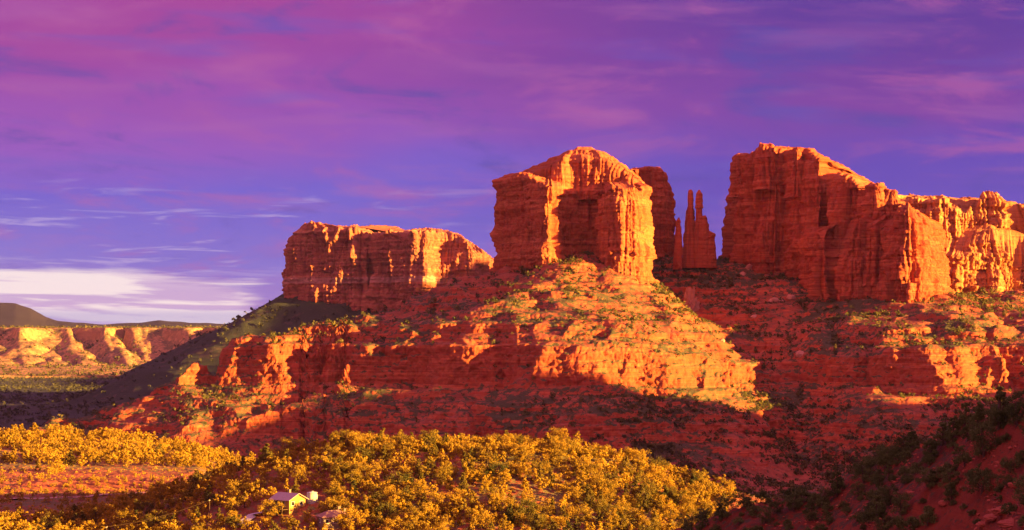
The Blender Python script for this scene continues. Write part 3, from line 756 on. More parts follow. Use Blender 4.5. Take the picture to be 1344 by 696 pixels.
KINDS = ['round', 'cone', 'broad', 'gappy', 'round', 'spire', 'broad', 'shrub', 'cone', 'gappy']
LIB = [(kd, make_crown(500 + 10 * i, kd, 2900, .022, M_pine if i in (1, 5, 6) else M_leaf), make_trunk(500 + 10 * i, kd)) for i, kd in enumerate(KINDS)]
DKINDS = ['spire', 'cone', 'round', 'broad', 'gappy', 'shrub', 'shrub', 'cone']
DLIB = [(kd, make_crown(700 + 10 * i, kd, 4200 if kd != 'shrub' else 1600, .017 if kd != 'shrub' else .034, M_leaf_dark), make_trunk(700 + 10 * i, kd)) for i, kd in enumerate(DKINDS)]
HABIT = {'round': 'round-crowned', 'cone': 'pointed', 'broad': 'broad spreading', 'gappy': 'ragged open-crowned', 'shrub': 'low bushy', 'spire': 'slim upright'}

def plant(name, lib, i, x, y, z, h, rng, label, cat, group, wide=1.0):
    kd, crown, trunk = lib[i]
    e = bpy.data.objects.new(name, None); col.objects.link(e)
    e.empty_display_size = .5
    e.location = (x, y, z)
    e.rotation_euler = (rng.normal() * .04, rng.normal() * .04, rng.rand() * 6.283)
    w = h * wide * (.88 + .3 * rng.rand())
    e.scale = (w, w, h)
    obj('trunk', trunk, e); obj('crown', crown, e)
    tag(e, label, cat, group)
    return e

def scatter(rng, cand, dmin):
    """thin a list of (x, y) to a minimum spacing"""
    keep = []; cell = {}
    for i, (x, y) in enumerate(cand):
        c = (int(x // dmin), int(y // dmin))
        if all((x - a) ** 2 + (y - b) ** 2 >= dmin * dmin for u in (-1, 0, 1) for v in (-1, 0, 1) for a, b in cell.get((c[0] + u, c[1] + v), ())):
            cell.setdefault(c, []).append((x, y)); keep.append(i)
    return keep

rng = np.random.RandomState(11)
HOUSES = []     # (px, row, half width) kept clear of trees
SITE = {n: ground_hit(px, row, H_near, 490, 690) for n, px, row in (('gable', 379, 673), ('hip', 438, 694), ('tank', 410, 659), ('d0', 318, 692), ('d1', 322, 685), ('d2', 330, 679), ('d3', 344, 676))}
HOUSE_SPOTS = [(379, 0, SITE['gable'][1]), (438, 0, SITE['hip'][1]), (410, 0, SITE['tank'][1]), (327, 0, SITE['d2'][1])]
def clear_of_houses(x, y):
    px = x / y * F + CX
    for hx, hy, Yh in HOUSE_SPOTS:
        if abs(px - hx) < (21 if hx < 430 else 18) and Yh - 6.5 < y < Yh + 7.5: return False
    return True
# candidates on the knoll and on the bench
spots = []
N1 = 8500
Y = rng.uniform(522, 672, N1); X = (rng.uniform(-30, 960, N1) - CX) / F * Y
for k in scatter(rng, list(zip(X, Y)), 3.6):
    spots.append((X[k], Y[k], 'knoll'))
N2 = 3500
Y = rng.uniform(775, 985, N2); X = (rng.uniform(-30, 350, N2) - CX) / F * Y
dens = perlin(X / 40, Y / 40, seed=141)
for k in scatter(rng, list(zip(X, Y)), 6.0):
    px = X[k] / Y[k] * F + CX
    if Y[k] < 845 and dens[k] < .35: continue
    if Y[k] < 900 and dens[k] < -.1: continue
    spots.append((X[k], Y[k], 'bench'))
N3 = 2200
Y = rng.uniform(668, 775, N3); X = (rng.uniform(-30, 330, N3) - CX) / F * Y
for k in scatter(rng, list(zip(X, Y)), 4.4):
    px = X[k] / Y[k] * F + CX
    if Y[k] < 735 and px < 165 and rng.rand() < .62: continue
    spots.append((X[k], Y[k], 'flat'))
sx = np.array([q[0] for q in spots], np.float32); sy = np.array([q[1] for q in spots], np.float32)
sz = H_near(sx, sy)
recs = []
for (x, y, reg), z in zip(spots, sz):
    px = x / y * F + CX; py = HY - z / y * F
    if py > 716 or not clear_of_houses(x, y): continue
    if reg == 'knoll':
        open_ = perlin(np.float32(x / 14), np.float32(y / 14), seed=151)
        if px > 480 and float(open_) > .52: continue
        h = rng.uniform(3.4, 6.6) * (1.15 if rng.rand() < .15 else 1)
        if px < 430: h *= (.66 if rng.rand() < .85 else 1.15) if py < 645 else .86
    elif reg == 'bench': h = rng.uniform(3.8, 8.0)
    else: h = rng.uniform(1.4, 2.9)
    crest = np.interp(px, [0, 200, 330, 470, 540, 640, 760, 930], [620, 640, 648, 645, 643, 640, 630, 612])
    if reg == 'knoll' and y > crest + 6: continue
    recs.append([h / y, x, y, float(z), h, reg, px, py])
recs.sort(key=lambda r: -r[0])

def place_words(reg, px, py, y):
    if reg == 'bench':
        a = 'along the back of the sunlit bench' if y > 925 else ('mid-way across the sunlit bench' if y > 850 else 'by bare orange ground, bench front')
        return a + (', farthest left' if px < 70 else ' nearer the cliff' if px > 230 else '')
    if reg == 'flat': return 'on the shaded red flat below the bench' + (', by the pale track' if py < 655 else '')
    if px < 300: return 'in shade on the low left shoulder of the knoll' if py < 665 else 'in shade by the bottom left road'
    if px < 350: return 'just left of the gabled house' + (', uphill' if py < 655 else ', by the driveway')
    if px < 412: return 'uphill behind the gabled house' if py < 655 else 'in front of the gabled house'
    if px < 475: return 'uphill of the white tank' if py < 655 else 'around the smaller house'
    row = 'on the crest line' if py < np.interp(px, [475, 540, 640, 760, 850, 930], [604, 598, 599, 632, 662, 690]) else ('halfway down' if py < 652 else 'along the lower face')
    return row + ' of the golden knoll, ' + ('left end' if px < 560 else 'middle' if px < 690 else 'right shoulder' if px < 800 else 'right tail')
GROUPS = {'knoll': 'trees covering the near knoll', 'bench': 'trees on the sunlit bench', 'flat': 'shrubby trees on the shaded flat'}
stuffV, stuffF, soff = [], [], 0
n_ind = 0
for r in recs:
    _, x, y, z, h, reg, px, py = r
    i = rng.randint(len(LIB))
    inside = 0 < px < 1344 and py - h / y * F * .6 < 694
    if n_ind < 285 and inside and (reg != 'bench' or rng.rand() < .9):
        size = 'tall ' if h > 6.0 else ('small ' if h < 4.2 else '')
        plant('pinyon_tree', LIB, i, x, y, z - .15, h, rng, f'{size}{HABIT[LIB[i][0]]} tree {place_words(reg, px, py, y)}', 'tree', GROUPS[reg])
        n_ind += 1
    else:
        C, R = tree_shape(500 + 10 * i, LIB[i][0])
        V, Fq = leaf_cloud(rng, C, R, 760, .042)
        a = rng.rand() * 6.283; w = h * (.9 + .3 * rng.rand())
        V = V @ np.array([[math.cos(a), math.sin(a), 0], [-math.sin(a), math.cos(a), 0], [0, 0, 1]]) * np.array([w, w, h]) + np.array([x, y, z - .1])
        stuffV.append(V); stuffF.append(Fq + soff); soff += len(V)
# low scrub between the trees
nb = 5000
Y = rng.uniform(525, 980, nb).astype(np.float32); X = ((rng.uniform(-30, 960, nb) - CX) / F * Y).astype(np.float32)
Z = H_near(X, Y)
for x, y, z in zip(X, Y, Z):
    px = x / y * F + CX
    if y > 670 and px > 340: continue
    if not clear_of_houses(x, y) or HY - z / y * F > 712: continue
    c = np.array([[0, 0, .3]]); V, Fq = leaf_cloud(rng, c, np.array([.6]), 24, .20)
    sc_ = rng.uniform(.5, 1.4)
    V = V * sc_ + np.array([x, y, z]); stuffV.append(V); stuffF.append(Fq + soff); soff += len(V)
me = mesh_from('woodland', np.concatenate(stuffV), np.concatenate(stuffF), M_leaf, smooth=False)
tag(obj('woodland', me), kind='stuff')

# brush and small junipers over the big red slopes
def brush_on(P, n, rng, count, size, mat, name, quads, xr, cond=None, seed=161, leaf=.42, indiv=None):
    du = np.linalg.norm(np.gradient(P, axis=0), axis=-1); dv = np.linalg.norm(np.gradient(P, axis=1), axis=-1)
    px = P[..., 0] / P[..., 1] * F + CX; py = HY - P[..., 2] / P[..., 1] * F
    x, y, z = P[..., 0], P[..., 1], P[..., 2]
    dens = np.clip(.35 + .9 * perlin(x / 70, y / 70, seed=seed) + .5 * perlin(x / 22, y / 22, seed=seed + 1), .02, 1.4)
    w = du * dv * sstep(n[..., 2], .42, .72) * dens * (px > xr[0]) * (px < xr[1]) * (py < 712)
    if cond is not None: w = w * cond(x, y, z, px, py)
    w = (w / w.sum()).ravel()
    idx = rng.choice(len(w), count, False, p=w)
    Pf = P.reshape(-1, 3)[idx]
    hs = size[0] + (size[1] - size[0]) * rng.rand(count) ** 2.0
    order = np.argsort(-hs)
    Vs, Fs, off = [], [], 0
    singles = []
    for j, k in enumerate(order):
        p, h = Pf[k], hs[k]
        if indiv and j < indiv:
            singles.append((p, h)); continue
        c = np.array([[0, 0, .36], [.22, .1, .25], [-.18, -.12, .5]]); V, Fq = leaf_cloud(rng, c, np.array([.42, .36, .30]), quads, leaf * .5, 1.0)
        V = V * np.array([h, h, h * rng.uniform(.7, 1.15)]) + p
        Vs.append(V); Fs.append(Fq + off); off += len(V)
    me = mesh_from(name, np.concatenate(Vs), np.concatenate(Fs), mat, smooth=False)
    tag(obj(name, me), kind='stuff')
    return singles
def mid_cond(x, y, z, px, py):
    low = 1 + 2.6 * sstep(z, -36, -70) * (px > 640)
    saddle = 1 + 2.0 * (px > 860) * (px < 1060) * sstep(py, 440, 380)
    leftface = np.where(px < 640, .45, 1.0)
    top = 1 + 1.0 * (px > 640) * (px < 800) * (py < 385)
    return low * saddle * leftface * top
singles = brush_on(P_mid, n_mid, rng, 23000, (1.6, 5.8), M_brush, 'brush', 13, (20, 1360), mid_cond, indiv=150)
SM = [make_crown(900 + 10 * i, kd, 150, .10, M_brush) for i, kd in enumerate(['round', 'cone', 'broad', 'gappy'])]
def slope_words(px, py):
    if px < 330: return 'on the low left ledges of the red mound'
    if px < 640: return 'on the shaded cliff face of the mound' if py > 470 else 'along the crest left of the domed butte'
    if px < 860:
        return 'on the apron under the domed butte' if py < 420 else ('on the ledges above the lit cliff band' if py < 470 else 'on the shaded foot of the mound')
    if px < 1060:
        return 'in the dark saddle below the spires' if py < 430 else ('in the red gully beside the mound' if py < 520 else 'low on the shaded valley side')
    return 'on the lit benches under the tallest butte' if py < 470 else ('on the patchily lit lower slope' if py < 540 else 'low on the shaded right slope')
SHP = ['round', 'pointed', 'broad', 'ragged']
for p, h in singles:
    i = rng.randint(4)
    px = p[0] / p[1] * F + CX; py = HY - p[2] / p[1] * F
    o = obj('juniper', SM[i], None, tuple(p)); o.scale = (h * 1.05, h * 1.05, h * 1.15); o.rotation_euler[2] = rng.rand() * 6.28
    tag(o, f'{"large " if h > 4.3 else ""}{SHP[i]} juniper {slope_words(px, py)}', 'juniper', 'junipers dotted over the red slopes')

# dark trees and shrubs of the near shaded slope: the ones that stand out, then the rest
DT = [  # px, row of foot, height in rows, habit index, label
    (1312, 566, 62, 0, 'tallest dark conifer standing on the shaded slope near its upper right end'),
    (1285, 572, 46, 7, 'dark pointed tree crowding the left of the tallest conifer'),
    (1335, 560, 40, 2, 'dark rounded tree right of the tallest conifer'),
    (1292, 600, 50, 2, 'big dark bushy tree just downhill of the tallest conifer'),
    (1251, 580, 36, 7, 'small dark pointed tree on the slope crest with a gap beside it'),
    (1270, 582, 30, 4, 'ragged dark tree between the small pointed tree and the tall conifers'),
    (1166, 612, 38, 3, 'wide dark tree alone on the slope crest, leaning crown against the valley'),
    (1134, 636, 36, 2, 'dark rounded tree downhill of the wide lone tree'),
    (1222, 606, 30, 1, 'dark pointed tree on the crest halfway up the shaded slope'),
    (1218, 640, 34, 3, 'dark spreading tree in red soil below the crest, halfway up'),
    (1098, 652, 38, 1, 'dark pointed tree on the lower crest beside the pale valley floor'),
    (1082, 662, 24, 2, 'small dark round tree next to the pointed tree on the lower crest'),
    (1042, 668, 22, 3, 'low dark spreading tree near the foot of the shaded slope'),
    (1020, 676, 20, 2, 'small dark tree at the narrow toe of the shaded slope'),
    (945, 684, 26, 1, 'dark pointed tree at the toe of the slope, against the golden knoll'),
    (903, 694, 22, 3, 'dark spreading tree in the bottom corner of the golden knoll'),
    (925, 694, 16, 4, 'ragged little dark tree between two trees at the slope toe'),
    (1247, 644, 30, 2, 'dark round green tree in the middle of the red slope'),
    (1170, 664, 30, 2, 'dark round tree low in the red slope under the lone wide tree'),
    (1322, 640, 24, 3, 'dark spreading bush above the layered red rock ledge'),
]
for px, py, hh, i, lab in DT:
    g = ground_hit(px, py, H_dark, 115, 330)
    if g is None:
        yy = float(np.interp(px, [880, 960, 1080, 1160, 1250, 1344], [270, 252, 242, 232, 222, 204])); g = ((px - CX) / F * yy, yy, hz(H_dark, (px - CX) / F * yy, yy))
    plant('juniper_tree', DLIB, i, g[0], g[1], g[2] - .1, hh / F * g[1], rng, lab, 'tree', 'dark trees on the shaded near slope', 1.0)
Y = rng.uniform(140, 262, 9000); X = (rng.uniform(850, 1370, 9000) - CX) / F * Y
DZ = H_dark(X.astype(np.float32), Y.astype(np.float32))
kept = 0
cand = [(x, y, float(z)) for x, y, z in zip(X, Y, DZ)]
for k in scatter(rng, [(c[0], c[1]) for c in cand], 1.75):
    x, y, z = cand[k]
    px = x / y * F + CX; py = HY - z / y * F
    if py > 705 or y > np.interp(px, [880, 960, 1080, 1160, 1250, 1344], [270, 252, 242, 232, 222, 204]) + 3: continue
    if perlin(np.float32(x / 9), np.float32(y / 9), seed=171) > .22: continue
    if 1285 < px < 1344 and py > 640 and rng.rand() < .75: continue
    tree = rng.rand() < .16
    i = rng.choice([1, 2, 3, 4, 7]) if tree else rng.choice([5, 6])
    h = rng.uniform(1.6, 3.2) if tree else .7 + 1.5 * rng.rand() ** 1.8
    where = ('on the crest' if py < np.interp(px, [880, 1080, 1160, 1250, 1344], [700, 655, 622, 585, 545]) else 'low' if py > 675 else 'midway') + ' on shaded slope, ' + ('narrow toe' if px < 1000 else 'lower third' if px < 1110 else 'below the lone wide tree' if px < 1205 else 'middle part' if px < 1275 else 'under the tallest conifer')
    sz = ('larger ' if (h > 2.2 if tree else h > 1.2) else 'small ')
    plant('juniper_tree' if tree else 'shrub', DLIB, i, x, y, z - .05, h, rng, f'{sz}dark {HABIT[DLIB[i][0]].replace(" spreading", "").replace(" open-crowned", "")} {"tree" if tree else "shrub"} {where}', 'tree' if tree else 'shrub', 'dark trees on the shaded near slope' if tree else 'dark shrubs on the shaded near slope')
    kept += 1
    if kept > 275: break
print('trees', n_ind, 'dark', kept)

# far country: trees over the dark plain and talus, scrub on the lit mesa
brush_on(P_far, n_far, rng, 9000, (5, 11), M_far_brush, 'far_woodland', 7, (-40, 640), lambda x, y, z, px, py: (y > 2300) * (py < 600) * np.where(py > 470, .5, 1.0), leaf=.55)
brush_on(P_mesa, n_mesa, rng, 5500, (6, 15), M_brush, 'mesa_scrub', 6, (-40, 330), lambda x, y, z, px, py: (py < 500) * 1.0, leaf=.6)

# rocks in the saddle and on the slopes
def rock_mesh(seed, sub=4):
    import bmesh
    bm = bmesh.new(); bmesh.ops.create_icosphere(bm, subdivisions=sub, radius=1)
    me = bpy.data.meshes.new('boulder'); bm.to_mesh(me); bm.free()
    v = np.empty(len(me.vertices) * 3, np.float32); me.vertices.foreach_get('co', v); v = v.reshape(-1, 3)
    d = np.sign(v) * np.abs(v) ** .8
    d *= (1 + .32 * perlin(v[:, 0] * 1.3, v[:, 1] * 1.3, v[:, 2] * 1.3 + seed, seed) + .14 * perlin(v[:, 0] * 3.5, v[:, 1] * 3.5, v[:, 2] * 5, seed))[:, None]
    me.vertices.foreach_set('co', d.ravel().astype(np.float32)); me.materials.append(M_boulder)
    return me
M_boulder = rock_mat('pale_rock', [(.3, (.30, .14, .10)), (.6, (.42, .22, .16))], zs=.6, streak=.2, size=.4)
for i, (px, py, w, h, lab) in enumerate([
        (1019, 397, 10, 5, 'largest pale boulder in the saddle, below the wall of the tallest butte'),
        (1038, 392, 6, 4, 'small pale boulder just beside the largest boulder of the saddle'),
        (984, 353, 6, 5, 'pale block high in the saddle, near the twin-tipped spire'),
        (975, 362, 4, 4, 'small pale rock high in the saddle, beside the higher block'),
        (990, 417, 5, 3, 'flat pale rock low in the dark saddle scrub'),
        (948, 468, 4, 3, 'little pale rock in the red gully right of the mound'),
        (1050, 470, 6, 4, 'pale rock on the shaded ledges left of the lit spur')]):
    g = ground_hit(px, py, H_mid, 1740, 2150)
    if g is None: continue
    k = g[1] / F
    o = obj('boulder', rock_mesh(10 + i, 3), None, (g[0], g[1], g[2] + h * k * .2))
    o.scale = (w * k, w * k * .8, h * k); o.rotation_euler = (.1 * i, .2, .9 * i)
    tag(o, lab, 'boulder')
g = ground_hit(906, 408, H_mid, 1860, 2150)
if g:
    kk = g[1] / F
    me = rock_mesh(77, 5); v = np.empty(len(me.vertices) * 3, np.float32); me.vertices.foreach_get('co', v); v = v.reshape(-1, 3)
    v[:, :2] *= (.95 - .42 * v[:, 2:3]) ; v += (.16 * cells(v[:, 0] * 3, v[:, 1] * 3, v[:, 2] * 4, 5) + .08 * cells(v[:, 0] * 7, v[:, 1] * 7, v[:, 2] * 8, 6))[:, None] * v
    me.vertices.foreach_set('co', v.ravel().astype(np.float32))
    o = obj('rock_outcrop', me, None, (g[0], g[1], g[2] + 4)); o.scale = (10 * kk, 9 * kk, 21 * kk); o.rotation_euler = (.05, -.12, .7)
    tag(o, 'small pale pointed rock outcrop standing in the scrub beside the lit prow', 'rock outcrop')

# stones and ledge rocks on the near dark slope
import bmesh as _bm
b0 = _bm.new(); _bm.ops.create_icosphere(b0, subdivisions=1, radius=1); bv = np.array([v.co[:] for v in b0.verts]); bf = np.array([[v.index for v in f.verts] for f in b0.faces]); b0.free()
Vs, Fs, off = [], [], 0
Yr = rng.uniform(150, 258, 9000); Xr = (rng.uniform(850, 1370, 9000) - CX) / F * Yr
Zr = H_dark(Xr.astype(np.float32), Yr.astype(np.float32)); dn = perlin(Xr / 7, Yr / 7, seed=181)
for x, y, z, d in zip(Xr, Yr, Zr, dn):
    if HY - z / y * F > 702 or d < .05: continue
    r = .07 + .30 * rng.rand() ** 3
    v = bv * (1 + .35 * rng.normal(size=(len(bv), 1)).clip(-1, 1)) * np.array([1, .8, .5]) * r
    a = rng.rand() * 6.28; v = v @ np.array([[math.cos(a), math.sin(a), 0], [-math.sin(a), math.cos(a), 0], [0, 0, 1]])
    Vs.append(v + np.array([x, y, z + .03])); Fs.append(bf + off); off += len(bv)
M_stone = rock_mat('red_stone', [(.3, (.20, .045, .025)), (.6, (.36, .10, .06))], zs=2.0, streak=.1, size=.15)
tag(obj('rubble', mesh_from('rubble', np.concatenate(Vs), np.concatenate(Fs), M_stone, smooth=False)), kind='stuff')
for i, (px, py, w, h, lab) in enumerate([
        (1318, 672, 17, 5, 'long flat red ledge rock on the dark slope, highest ledge near the bottom corner'),
        (1306, 681, 15, 4, 'flat red ledge rock just under the uppermost ledge of the dark slope'),
        (1328, 688, 18, 5, 'broad red ledge rock at the very bottom of the dark slope'),
        (1290, 690, 9, 4, 'small red rock left of the broad bottom ledge'),
        (1240, 662, 8, 4, 'red rock between shrubs in the middle of the dark slope'),
        (1195, 648, 7, 3, 'flat red rock on bare soil below the crest of the dark slope'),
        (1336, 640, 12, 5, 'red ledge rock among shrubs under the tallest conifer'),
        (1130, 680, 8, 4, 'red rock low on the dark slope near its narrow end')]):
    g = ground_hit(px, py, H_dark, 130, 262)
    if g is None: continue
    kk = g[1] / F
    me = rock_mesh(40 + i, 4); me.materials.clear(); me.materials.append(M_stone)
    o = obj('ledge_rock', me, None, (g[0], g[1], g[2])); o.scale = (w * kk, w * kk * .9, h * kk); o.rotation_euler = (.05, -.12, .5 * i)
    tag(o, lab, 'rock')

# ------------------------------------------------------------------ houses among the trees
def plain(name, c, rough=.8):
    m, k, b = new_mat(name)
    pos = k.node('ShaderNodeTexCoord').outputs['Object']
    n = k.noise(pos, 1.7, 4.0, .6)
    k.l.new(k.mix(k.smooth(n, .35, .7), c, tuple(v * .78 for v in c)), b.inputs['Base Color'])
    b.inputs['Roughness'].default_value = rough
    return m
M_wall = plain('ochre_stucco', (.30, .19, .06)); M_wall2 = plain('beige_stucco', (.17, .13, .10)); M_roof = plain('pale_metal_roof', (.34, .27, .27), .6)
M_roof2 = plain('brown_shingle', (.26, .15, .12)); M_wood = plain('weathered_wood', (.08, .05, .035)); M_trim = plain('white_trim', (.70, .66, .60)); M_tank = plain('white_tank_paint', (.36, .38, .38), .6)
M_asph = plain('pale_drive', (.40, .38, .42))
M_glass, _k, _b = new_mat('window_glass'); _b.inputs['Base Color'].default_value = (.02, .022, .03, 1); _b.inputs['Roughness'].default_value = .08; _b.inputs['Specular IOR Level'].default_value = .6

def boxes(name, bs, mat, parent):
    """one mesh from boxes (cx, cy, cz, sx, sy, sz)"""
    V, Q = [], []
    for i, (cx, cy, cz, sx, sy, sz) in enumerate(bs):
        V += [(cx + a * sx / 2, cy + b * sy / 2, cz + c * sz / 2) for a in (-1, 1) for b in (-1, 1) for c in (-1, 1)]
        o = 8 * i
        Q += [[o, o + 1, o + 3, o + 2], [o + 4, o + 6, o + 7, o + 5], [o, o + 4, o + 5, o + 1], [o + 2, o + 3, o + 7, o + 6], [o, o + 2, o + 6, o + 4], [o + 1, o + 5, o + 7, o + 3]]
    return obj(name, mesh_from(name, np.array(V), np.array(Q), mat, smooth=False), parent)
def slab(corners, t):
    """a four-cornered sheet with thickness"""
    c = np.array(corners, float); n = np.cross(c[1] - c[0], c[3] - c[0]); n /= np.linalg.norm(n)
    V = np.concatenate([c, c - n * t])
    return V, np.array([[0, 1, 2, 3], [7, 6, 5, 4], [0, 4, 5, 1], [1, 5, 6, 2], [2, 6, 7, 3], [3, 7, 4, 0]])
def slabs(name, ls, t, mat, parent):
    V, Q = [], []
    for i, c in enumerate(ls):
        v, q = slab(c, t); V.append(v); Q.append(q + 8 * i)
    return obj(name, mesh_from(name, np.concatenate(V), np.concatenate(Q), mat, smooth=False), parent)
def window(parent, x, y, z, w, h, nx, ny):
    """framed window on a wall facing (nx, ny), one axis only"""
    if nx: fr = [(x, y, z + h / 2, .12, w + .2, .1), (x, y, z - h / 2, .12, w + .2, .1), (x, y - w / 2, z, .11, .1, h), (x, y + w / 2, z, .11, .1, h)]
    else: fr = [(x, y, z + h / 2, w + .2, .12, .1), (x, y, z - h / 2, w + .2, .12, .1), (x - w / 2, y, z, .1, .11, h), (x + w / 2, y, z, .1, .11, h)]
    wd = boxes('window', fr, M_trim, parent)
    boxes('pane', [(x, y, z, .06 if nx else w, w if nx else .06, h)], M_glass, wd)
def house(name, px, Yh, ang, label):
    X = (px - CX) / F * Yh
    e = bpy.data.objects.new(name, None); col.objects.link(e)
    e.location = (X, Yh, hz(H_near, X, Yh)); e.rotation_euler = (0, 0, ang)
    return tag(e, label, 'house')

h1 = house('gabled_house', 379, SITE['gable'][1] + 3, math.radians(-40), 'gabled house with pale roof and yellow lit end wall, on the knoll among trees')
L_, w_, he, hr = 7.4, 6.6, 2.9, 4.5
V = []
for x in (-L_ / 2, L_ / 2): V += [(x, -w_ / 2, -2.5), (x, w_ / 2, -2.5), (x, w_ / 2, he), (x, 0, hr), (x, -w_ / 2, he)]
wm = bpy.data.meshes.new('wall'); wm.from_pydata(V, [], [(0, 4, 3, 2, 1), (5, 6, 7, 8, 9), (0, 1, 6, 5), (1, 2, 7, 6), (0, 5, 9, 4), (2, 3, 8, 7), (3, 4, 9, 8)]); wm.materials.append(M_wall)
obj('wall', wm, h1)
ov = .8; k_ = (hr - he) / (w_ / 2)
rf = slabs('roof', [[(-L_ / 2 - ov, -w_ / 2 - ov, he - k_ * ov + .2), (L_ / 2 + ov, -w_ / 2 - ov, he - k_ * ov + .2), (L_ / 2 + ov, 0, hr + .2), (-L_ / 2 - ov, 0, hr + .2)],
                   [(-L_ / 2 - ov, .01, hr + .2), (L_ / 2 + ov, .01, hr + .2), (L_ / 2 + ov, w_ / 2 + ov, he - k_ * ov + .2), (-L_ / 2 - ov, w_ / 2 + ov, he - k_ * ov + .2)]], .16, M_roof, h1)
boxes('chimney', [(-1.0, 1.2, hr + .3, .7, .7, 1.3), (-1.0, 1.2, hr + 1.0, .85, .85, .12)], M_wall2, rf)
window(h1, L_ / 2 + .03, -1.9, 1.7, 1.3, 1.2, 1, 0); window(h1, L_ / 2 + .03, 1.6, 1.7, 1.3, 1.2, 1, 0); window(h1, -2.2, -w_ / 2 - .03, 1.8, 1.4, 1.3, 0, 1); window(h1, 1.2, -w_ / 2 - .03, 1.8, 1.4, 1.3, 0, 1)
dr = boxes('door', [(-.6, -w_ / 2 - .03, 1.15, 1.0, .08, 2.1)], M_wood, h1); boxes('handle', [(-.25, -w_ / 2 - .1, 1.1, .06, .06, .2)], M_trim, dr)
dk = boxes('deck', [(-.5, -w_ / 2 - 1.25, .05, 7.6, 2.4, .16)], M_wood, h1)
for x in (-4.1, -1.7, .8, 3.1): boxes('post', [(x, -w_ / 2 - 2.35, -.9, .16, .16, 4.0)], M_wood, dk)
boxes('railing', [(-.5, -w_ / 2 - 2.35, 1.12, 7.5, .08, .1), (-.5, -w_ / 2 - 2.35, .62, 7.5, .05, .06)], M_wood, dk)

h2 = house('hip_roofed_house', 438, SITE['hip'][1] + 2, math.radians(22), 'smaller beige house with brown hipped roof, half hidden by trees below the tank')
a, b_, he = 4.0, 3.2, 2.7
boxes('wall', [(0, 0, he / 2 - 1.2, 2 * a, 2 * b_, he + 2.4)], M_wall2, h2)
E = [(-a - .6, -b_ - .6, he - .05), (a + .6, -b_ - .6, he - .05), (a + .6, b_ + .6, he - .05), (-a - .6, b_ + .6, he - .05)]; T1, T2 = (-1.6, 0, he + 1.7), (1.6, 0, he + 1.7)
r2 = slabs('roof', [[E[0], E[1], T2, T1], [E[2], E[3], T1, T2], [E[3], E[0], (T1[0], -.01, T1[2]), (T1[0], .01, T1[2])], [E[1], E[2], (T2[0], .01, T2[2]), (T2[0], -.01, T2[2])]], .14, M_roof2, h2)
boxes('chimney', [(1.9, .9, he + 1.7, .8, .7, 1.7), (1.9, .9, he + 2.6, 1.0, .9, .14)], M_wall2, r2)
boxes('chimney', [(3.2, -.4, he + 1.2, .6, .6, 1.6), (3.2, -.4, he + 2.05, .8, .8, .12)], M_wall2, r2)
for x in (-3.0, -.4, 2.4): window(h2, x, -b_ - .03, 1.5, 1.2, 1.2, 0, 1)
window(h2, -a - .03, .3, 1.5, 1.2, 1.2, 1, 0)
d2 = boxes('door', [(1.0, -b_ - .03, 1.0, 1.0, .08, 2.1)], M_wood, h2); boxes('handle', [(1.35, -b_ - .1, 1.0, .06, .06, .2)], M_trim, d2)

# tank behind the houses
X, Yt = SITE['tank'][:2]
tk = bpy.data.objects.new('water_tank', None); col.objects.link(tk); tk.location = (X, Yt, hz(H_near, X, Yt)); tag(tk, 'ribbed white water tank behind the gabled house', 'water tank')
def lathe(name, prof, n, mat, parent):
    a_ = np.arange(n) / n * 2 * math.pi
    P = np.array([[(r * math.cos(t), r * math.sin(t), z) for r, z in prof] for t in a_]); m = len(prof)
    return obj(name, mesh_from(name, P.reshape(-1, 3), grid_faces(n, m, True), mat), parent)
prof = [(1.6, -1.0)]
for i in range(9): z = .1 + i * .28; prof += [(1.6, z), (1.66, z + .07), (1.66, z + .14), (1.6, z + .21)]
lathe('shell', prof, 40, M_tank, tk); lathe('lid', [(1.68, 2.6), (1.68, 2.68), (1.2, 2.85), (.4, 3.0), (.01, 3.02)], 40, M_tank, tk); lathe('hatch', [(.35, 2.95), (.35, 3.12), (.01, 3.14)], 20, M_tank, tk)

# driveway and track
def ribbon(name, pts, half, mat, H, kind='structure'):
    p = np.array(pts, float); d = np.gradient(p, axis=0); d /= np.linalg.norm(d, axis=1, keepdims=True); nn = np.stack([-d[:, 1], d[:, 0]], 1)
    rows = np.stack([p - nn * half, p - nn * half * .33, p + nn * half * .33, p + nn * half], 1).astype(np.float32)
    zz = H(rows[..., 0], rows[..., 1]); zz = zz.max(axis=1, keepdims=True) * np.ones_like(zz) + .25
    P = np.concatenate([rows, zz[..., None]], -1)
    tag(obj(name, mesh_from(name, P.reshape(-1, 3), grid_faces(len(p), 4), mat)), kind=kind)
def px_path(pts, H, n=40):
    w = np.array([((a - CX) / F * y, y) for a, y in pts]); t = np.linspace(0, len(w) - 1, n)
    return np.stack([np.interp(t, np.arange(len(w)), w[:, i]) for i in (0, 1)], 1)
ribbon('driveway', px_path([(p_, SITE[d_][1]) for p_, d_ in ((318, 'd0'), (322, 'd1'), (330, 'd2'), (344, 'd3'))], H_near), 1.7, M_asph, H_near)
M_track = plain('pale_dirt', (.42, .24, .20))
ribbon('path', px_path([(-40, 716), (40, 722), (100, 734), (150, 745), (190, 752)], H_near), 2.4, M_track, H_near)

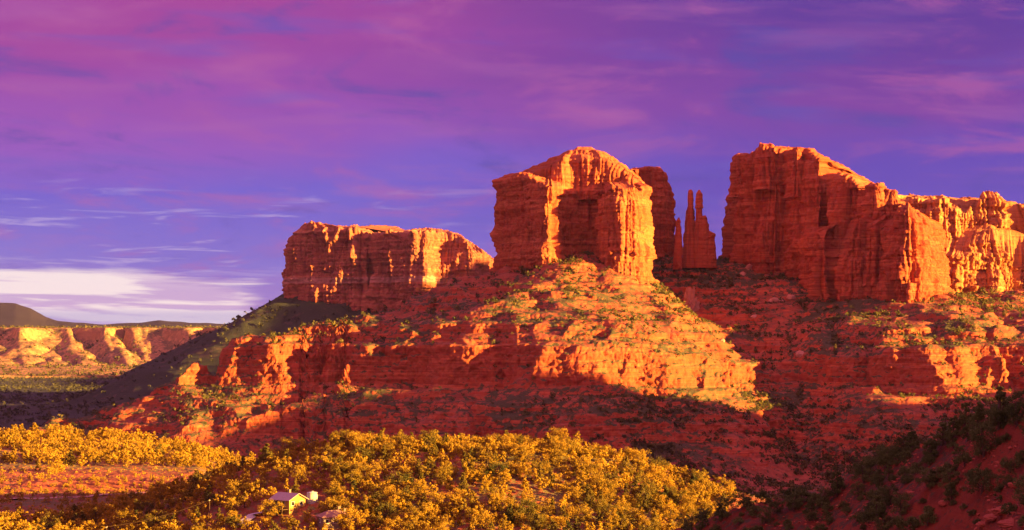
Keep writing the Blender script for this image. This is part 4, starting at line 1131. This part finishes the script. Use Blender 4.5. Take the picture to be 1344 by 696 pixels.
# power line along the bottom left
tops = []
for px, Yp, lab in [(275, SITE['d1'][1] + 4, 'wooden utility pole by the driveway carrying the power line'), (140, 545, 'wooden utility pole at the bottom left edge of the wood')]:
    X = (px - CX) / F * Yp; z = hz(H_near, X, Yp)
    e = bpy.data.objects.new('utility_pole', None); col.objects.link(e); e.location = (X, Yp, z); tag(e, lab, 'utility pole')
    v, f = tube([(0, 0, -1), (0, 0, 3), (0, 0, 7.2)], [.12, .10, .08], 8); obj('pole', mesh_from('pole', v, f, M_wood), e)
    boxes('crossarm', [(0, 0, 6.7, .12, 1.8, .12)], M_wood, e)
    for yy in (-.75, .75): o = lathe('insulator', [(.06, 6.76), (.08, 6.85), (.05, 6.95), (.01, 6.97)], 10, M_trim, e); o.location = (0, yy, 0)
    tops.append((X, Yp, z + 6.95))
for s_, lab in ((-.75, 'power line cable, nearer of the two strung between the poles'), (.75, 'power line cable, farther of the two strung between the poles')):
    (x0, y0, z0), (x1, y1, z1) = tops
    t = np.linspace(0, 1, 24); path = np.stack([x0 + (x1 - x0) * t, y0 + (y1 - y0) * t + s_, z0 + (z1 - z0) * t - 1.1 * 4 * t * (1 - t)], 1)
    V = []
    for p in path: V += [p + np.array([0, a_, c_]) for a_, c_ in ((-.018, 0), (0, -.018), (.018, 0), (0, .018))]
    tag(obj('power_cable', mesh_from('power_cable', np.array(V), np.concatenate([[[4 * i + j, 4 * i + (j + 1) % 4, 4 * i + 4 + (j + 1) % 4, 4 * i + 4 + j] for j in range(4)] for i in range(23)]), M_wood)), lab, 'power cable')

# evening haze
hm = bpy.data.materials.new('haze'); hm.use_nodes = True
k = N(hm.node_tree); k.n.clear()
pv = k.node('ShaderNodeVolumePrincipled'); pv.inputs['Color'].default_value = HAZE_C; pv.inputs['Density'].default_value = HAZE_D; pv.inputs['Anisotropy'].default_value = 0.0
k.l.new(pv.outputs[0], k.node('ShaderNodeOutputMaterial').inputs['Volume'])
hb = boxes('haze', [(0, 8250, 95, 24400, 20900, 500)], hm, None)
tag(hb, kind='stuff')
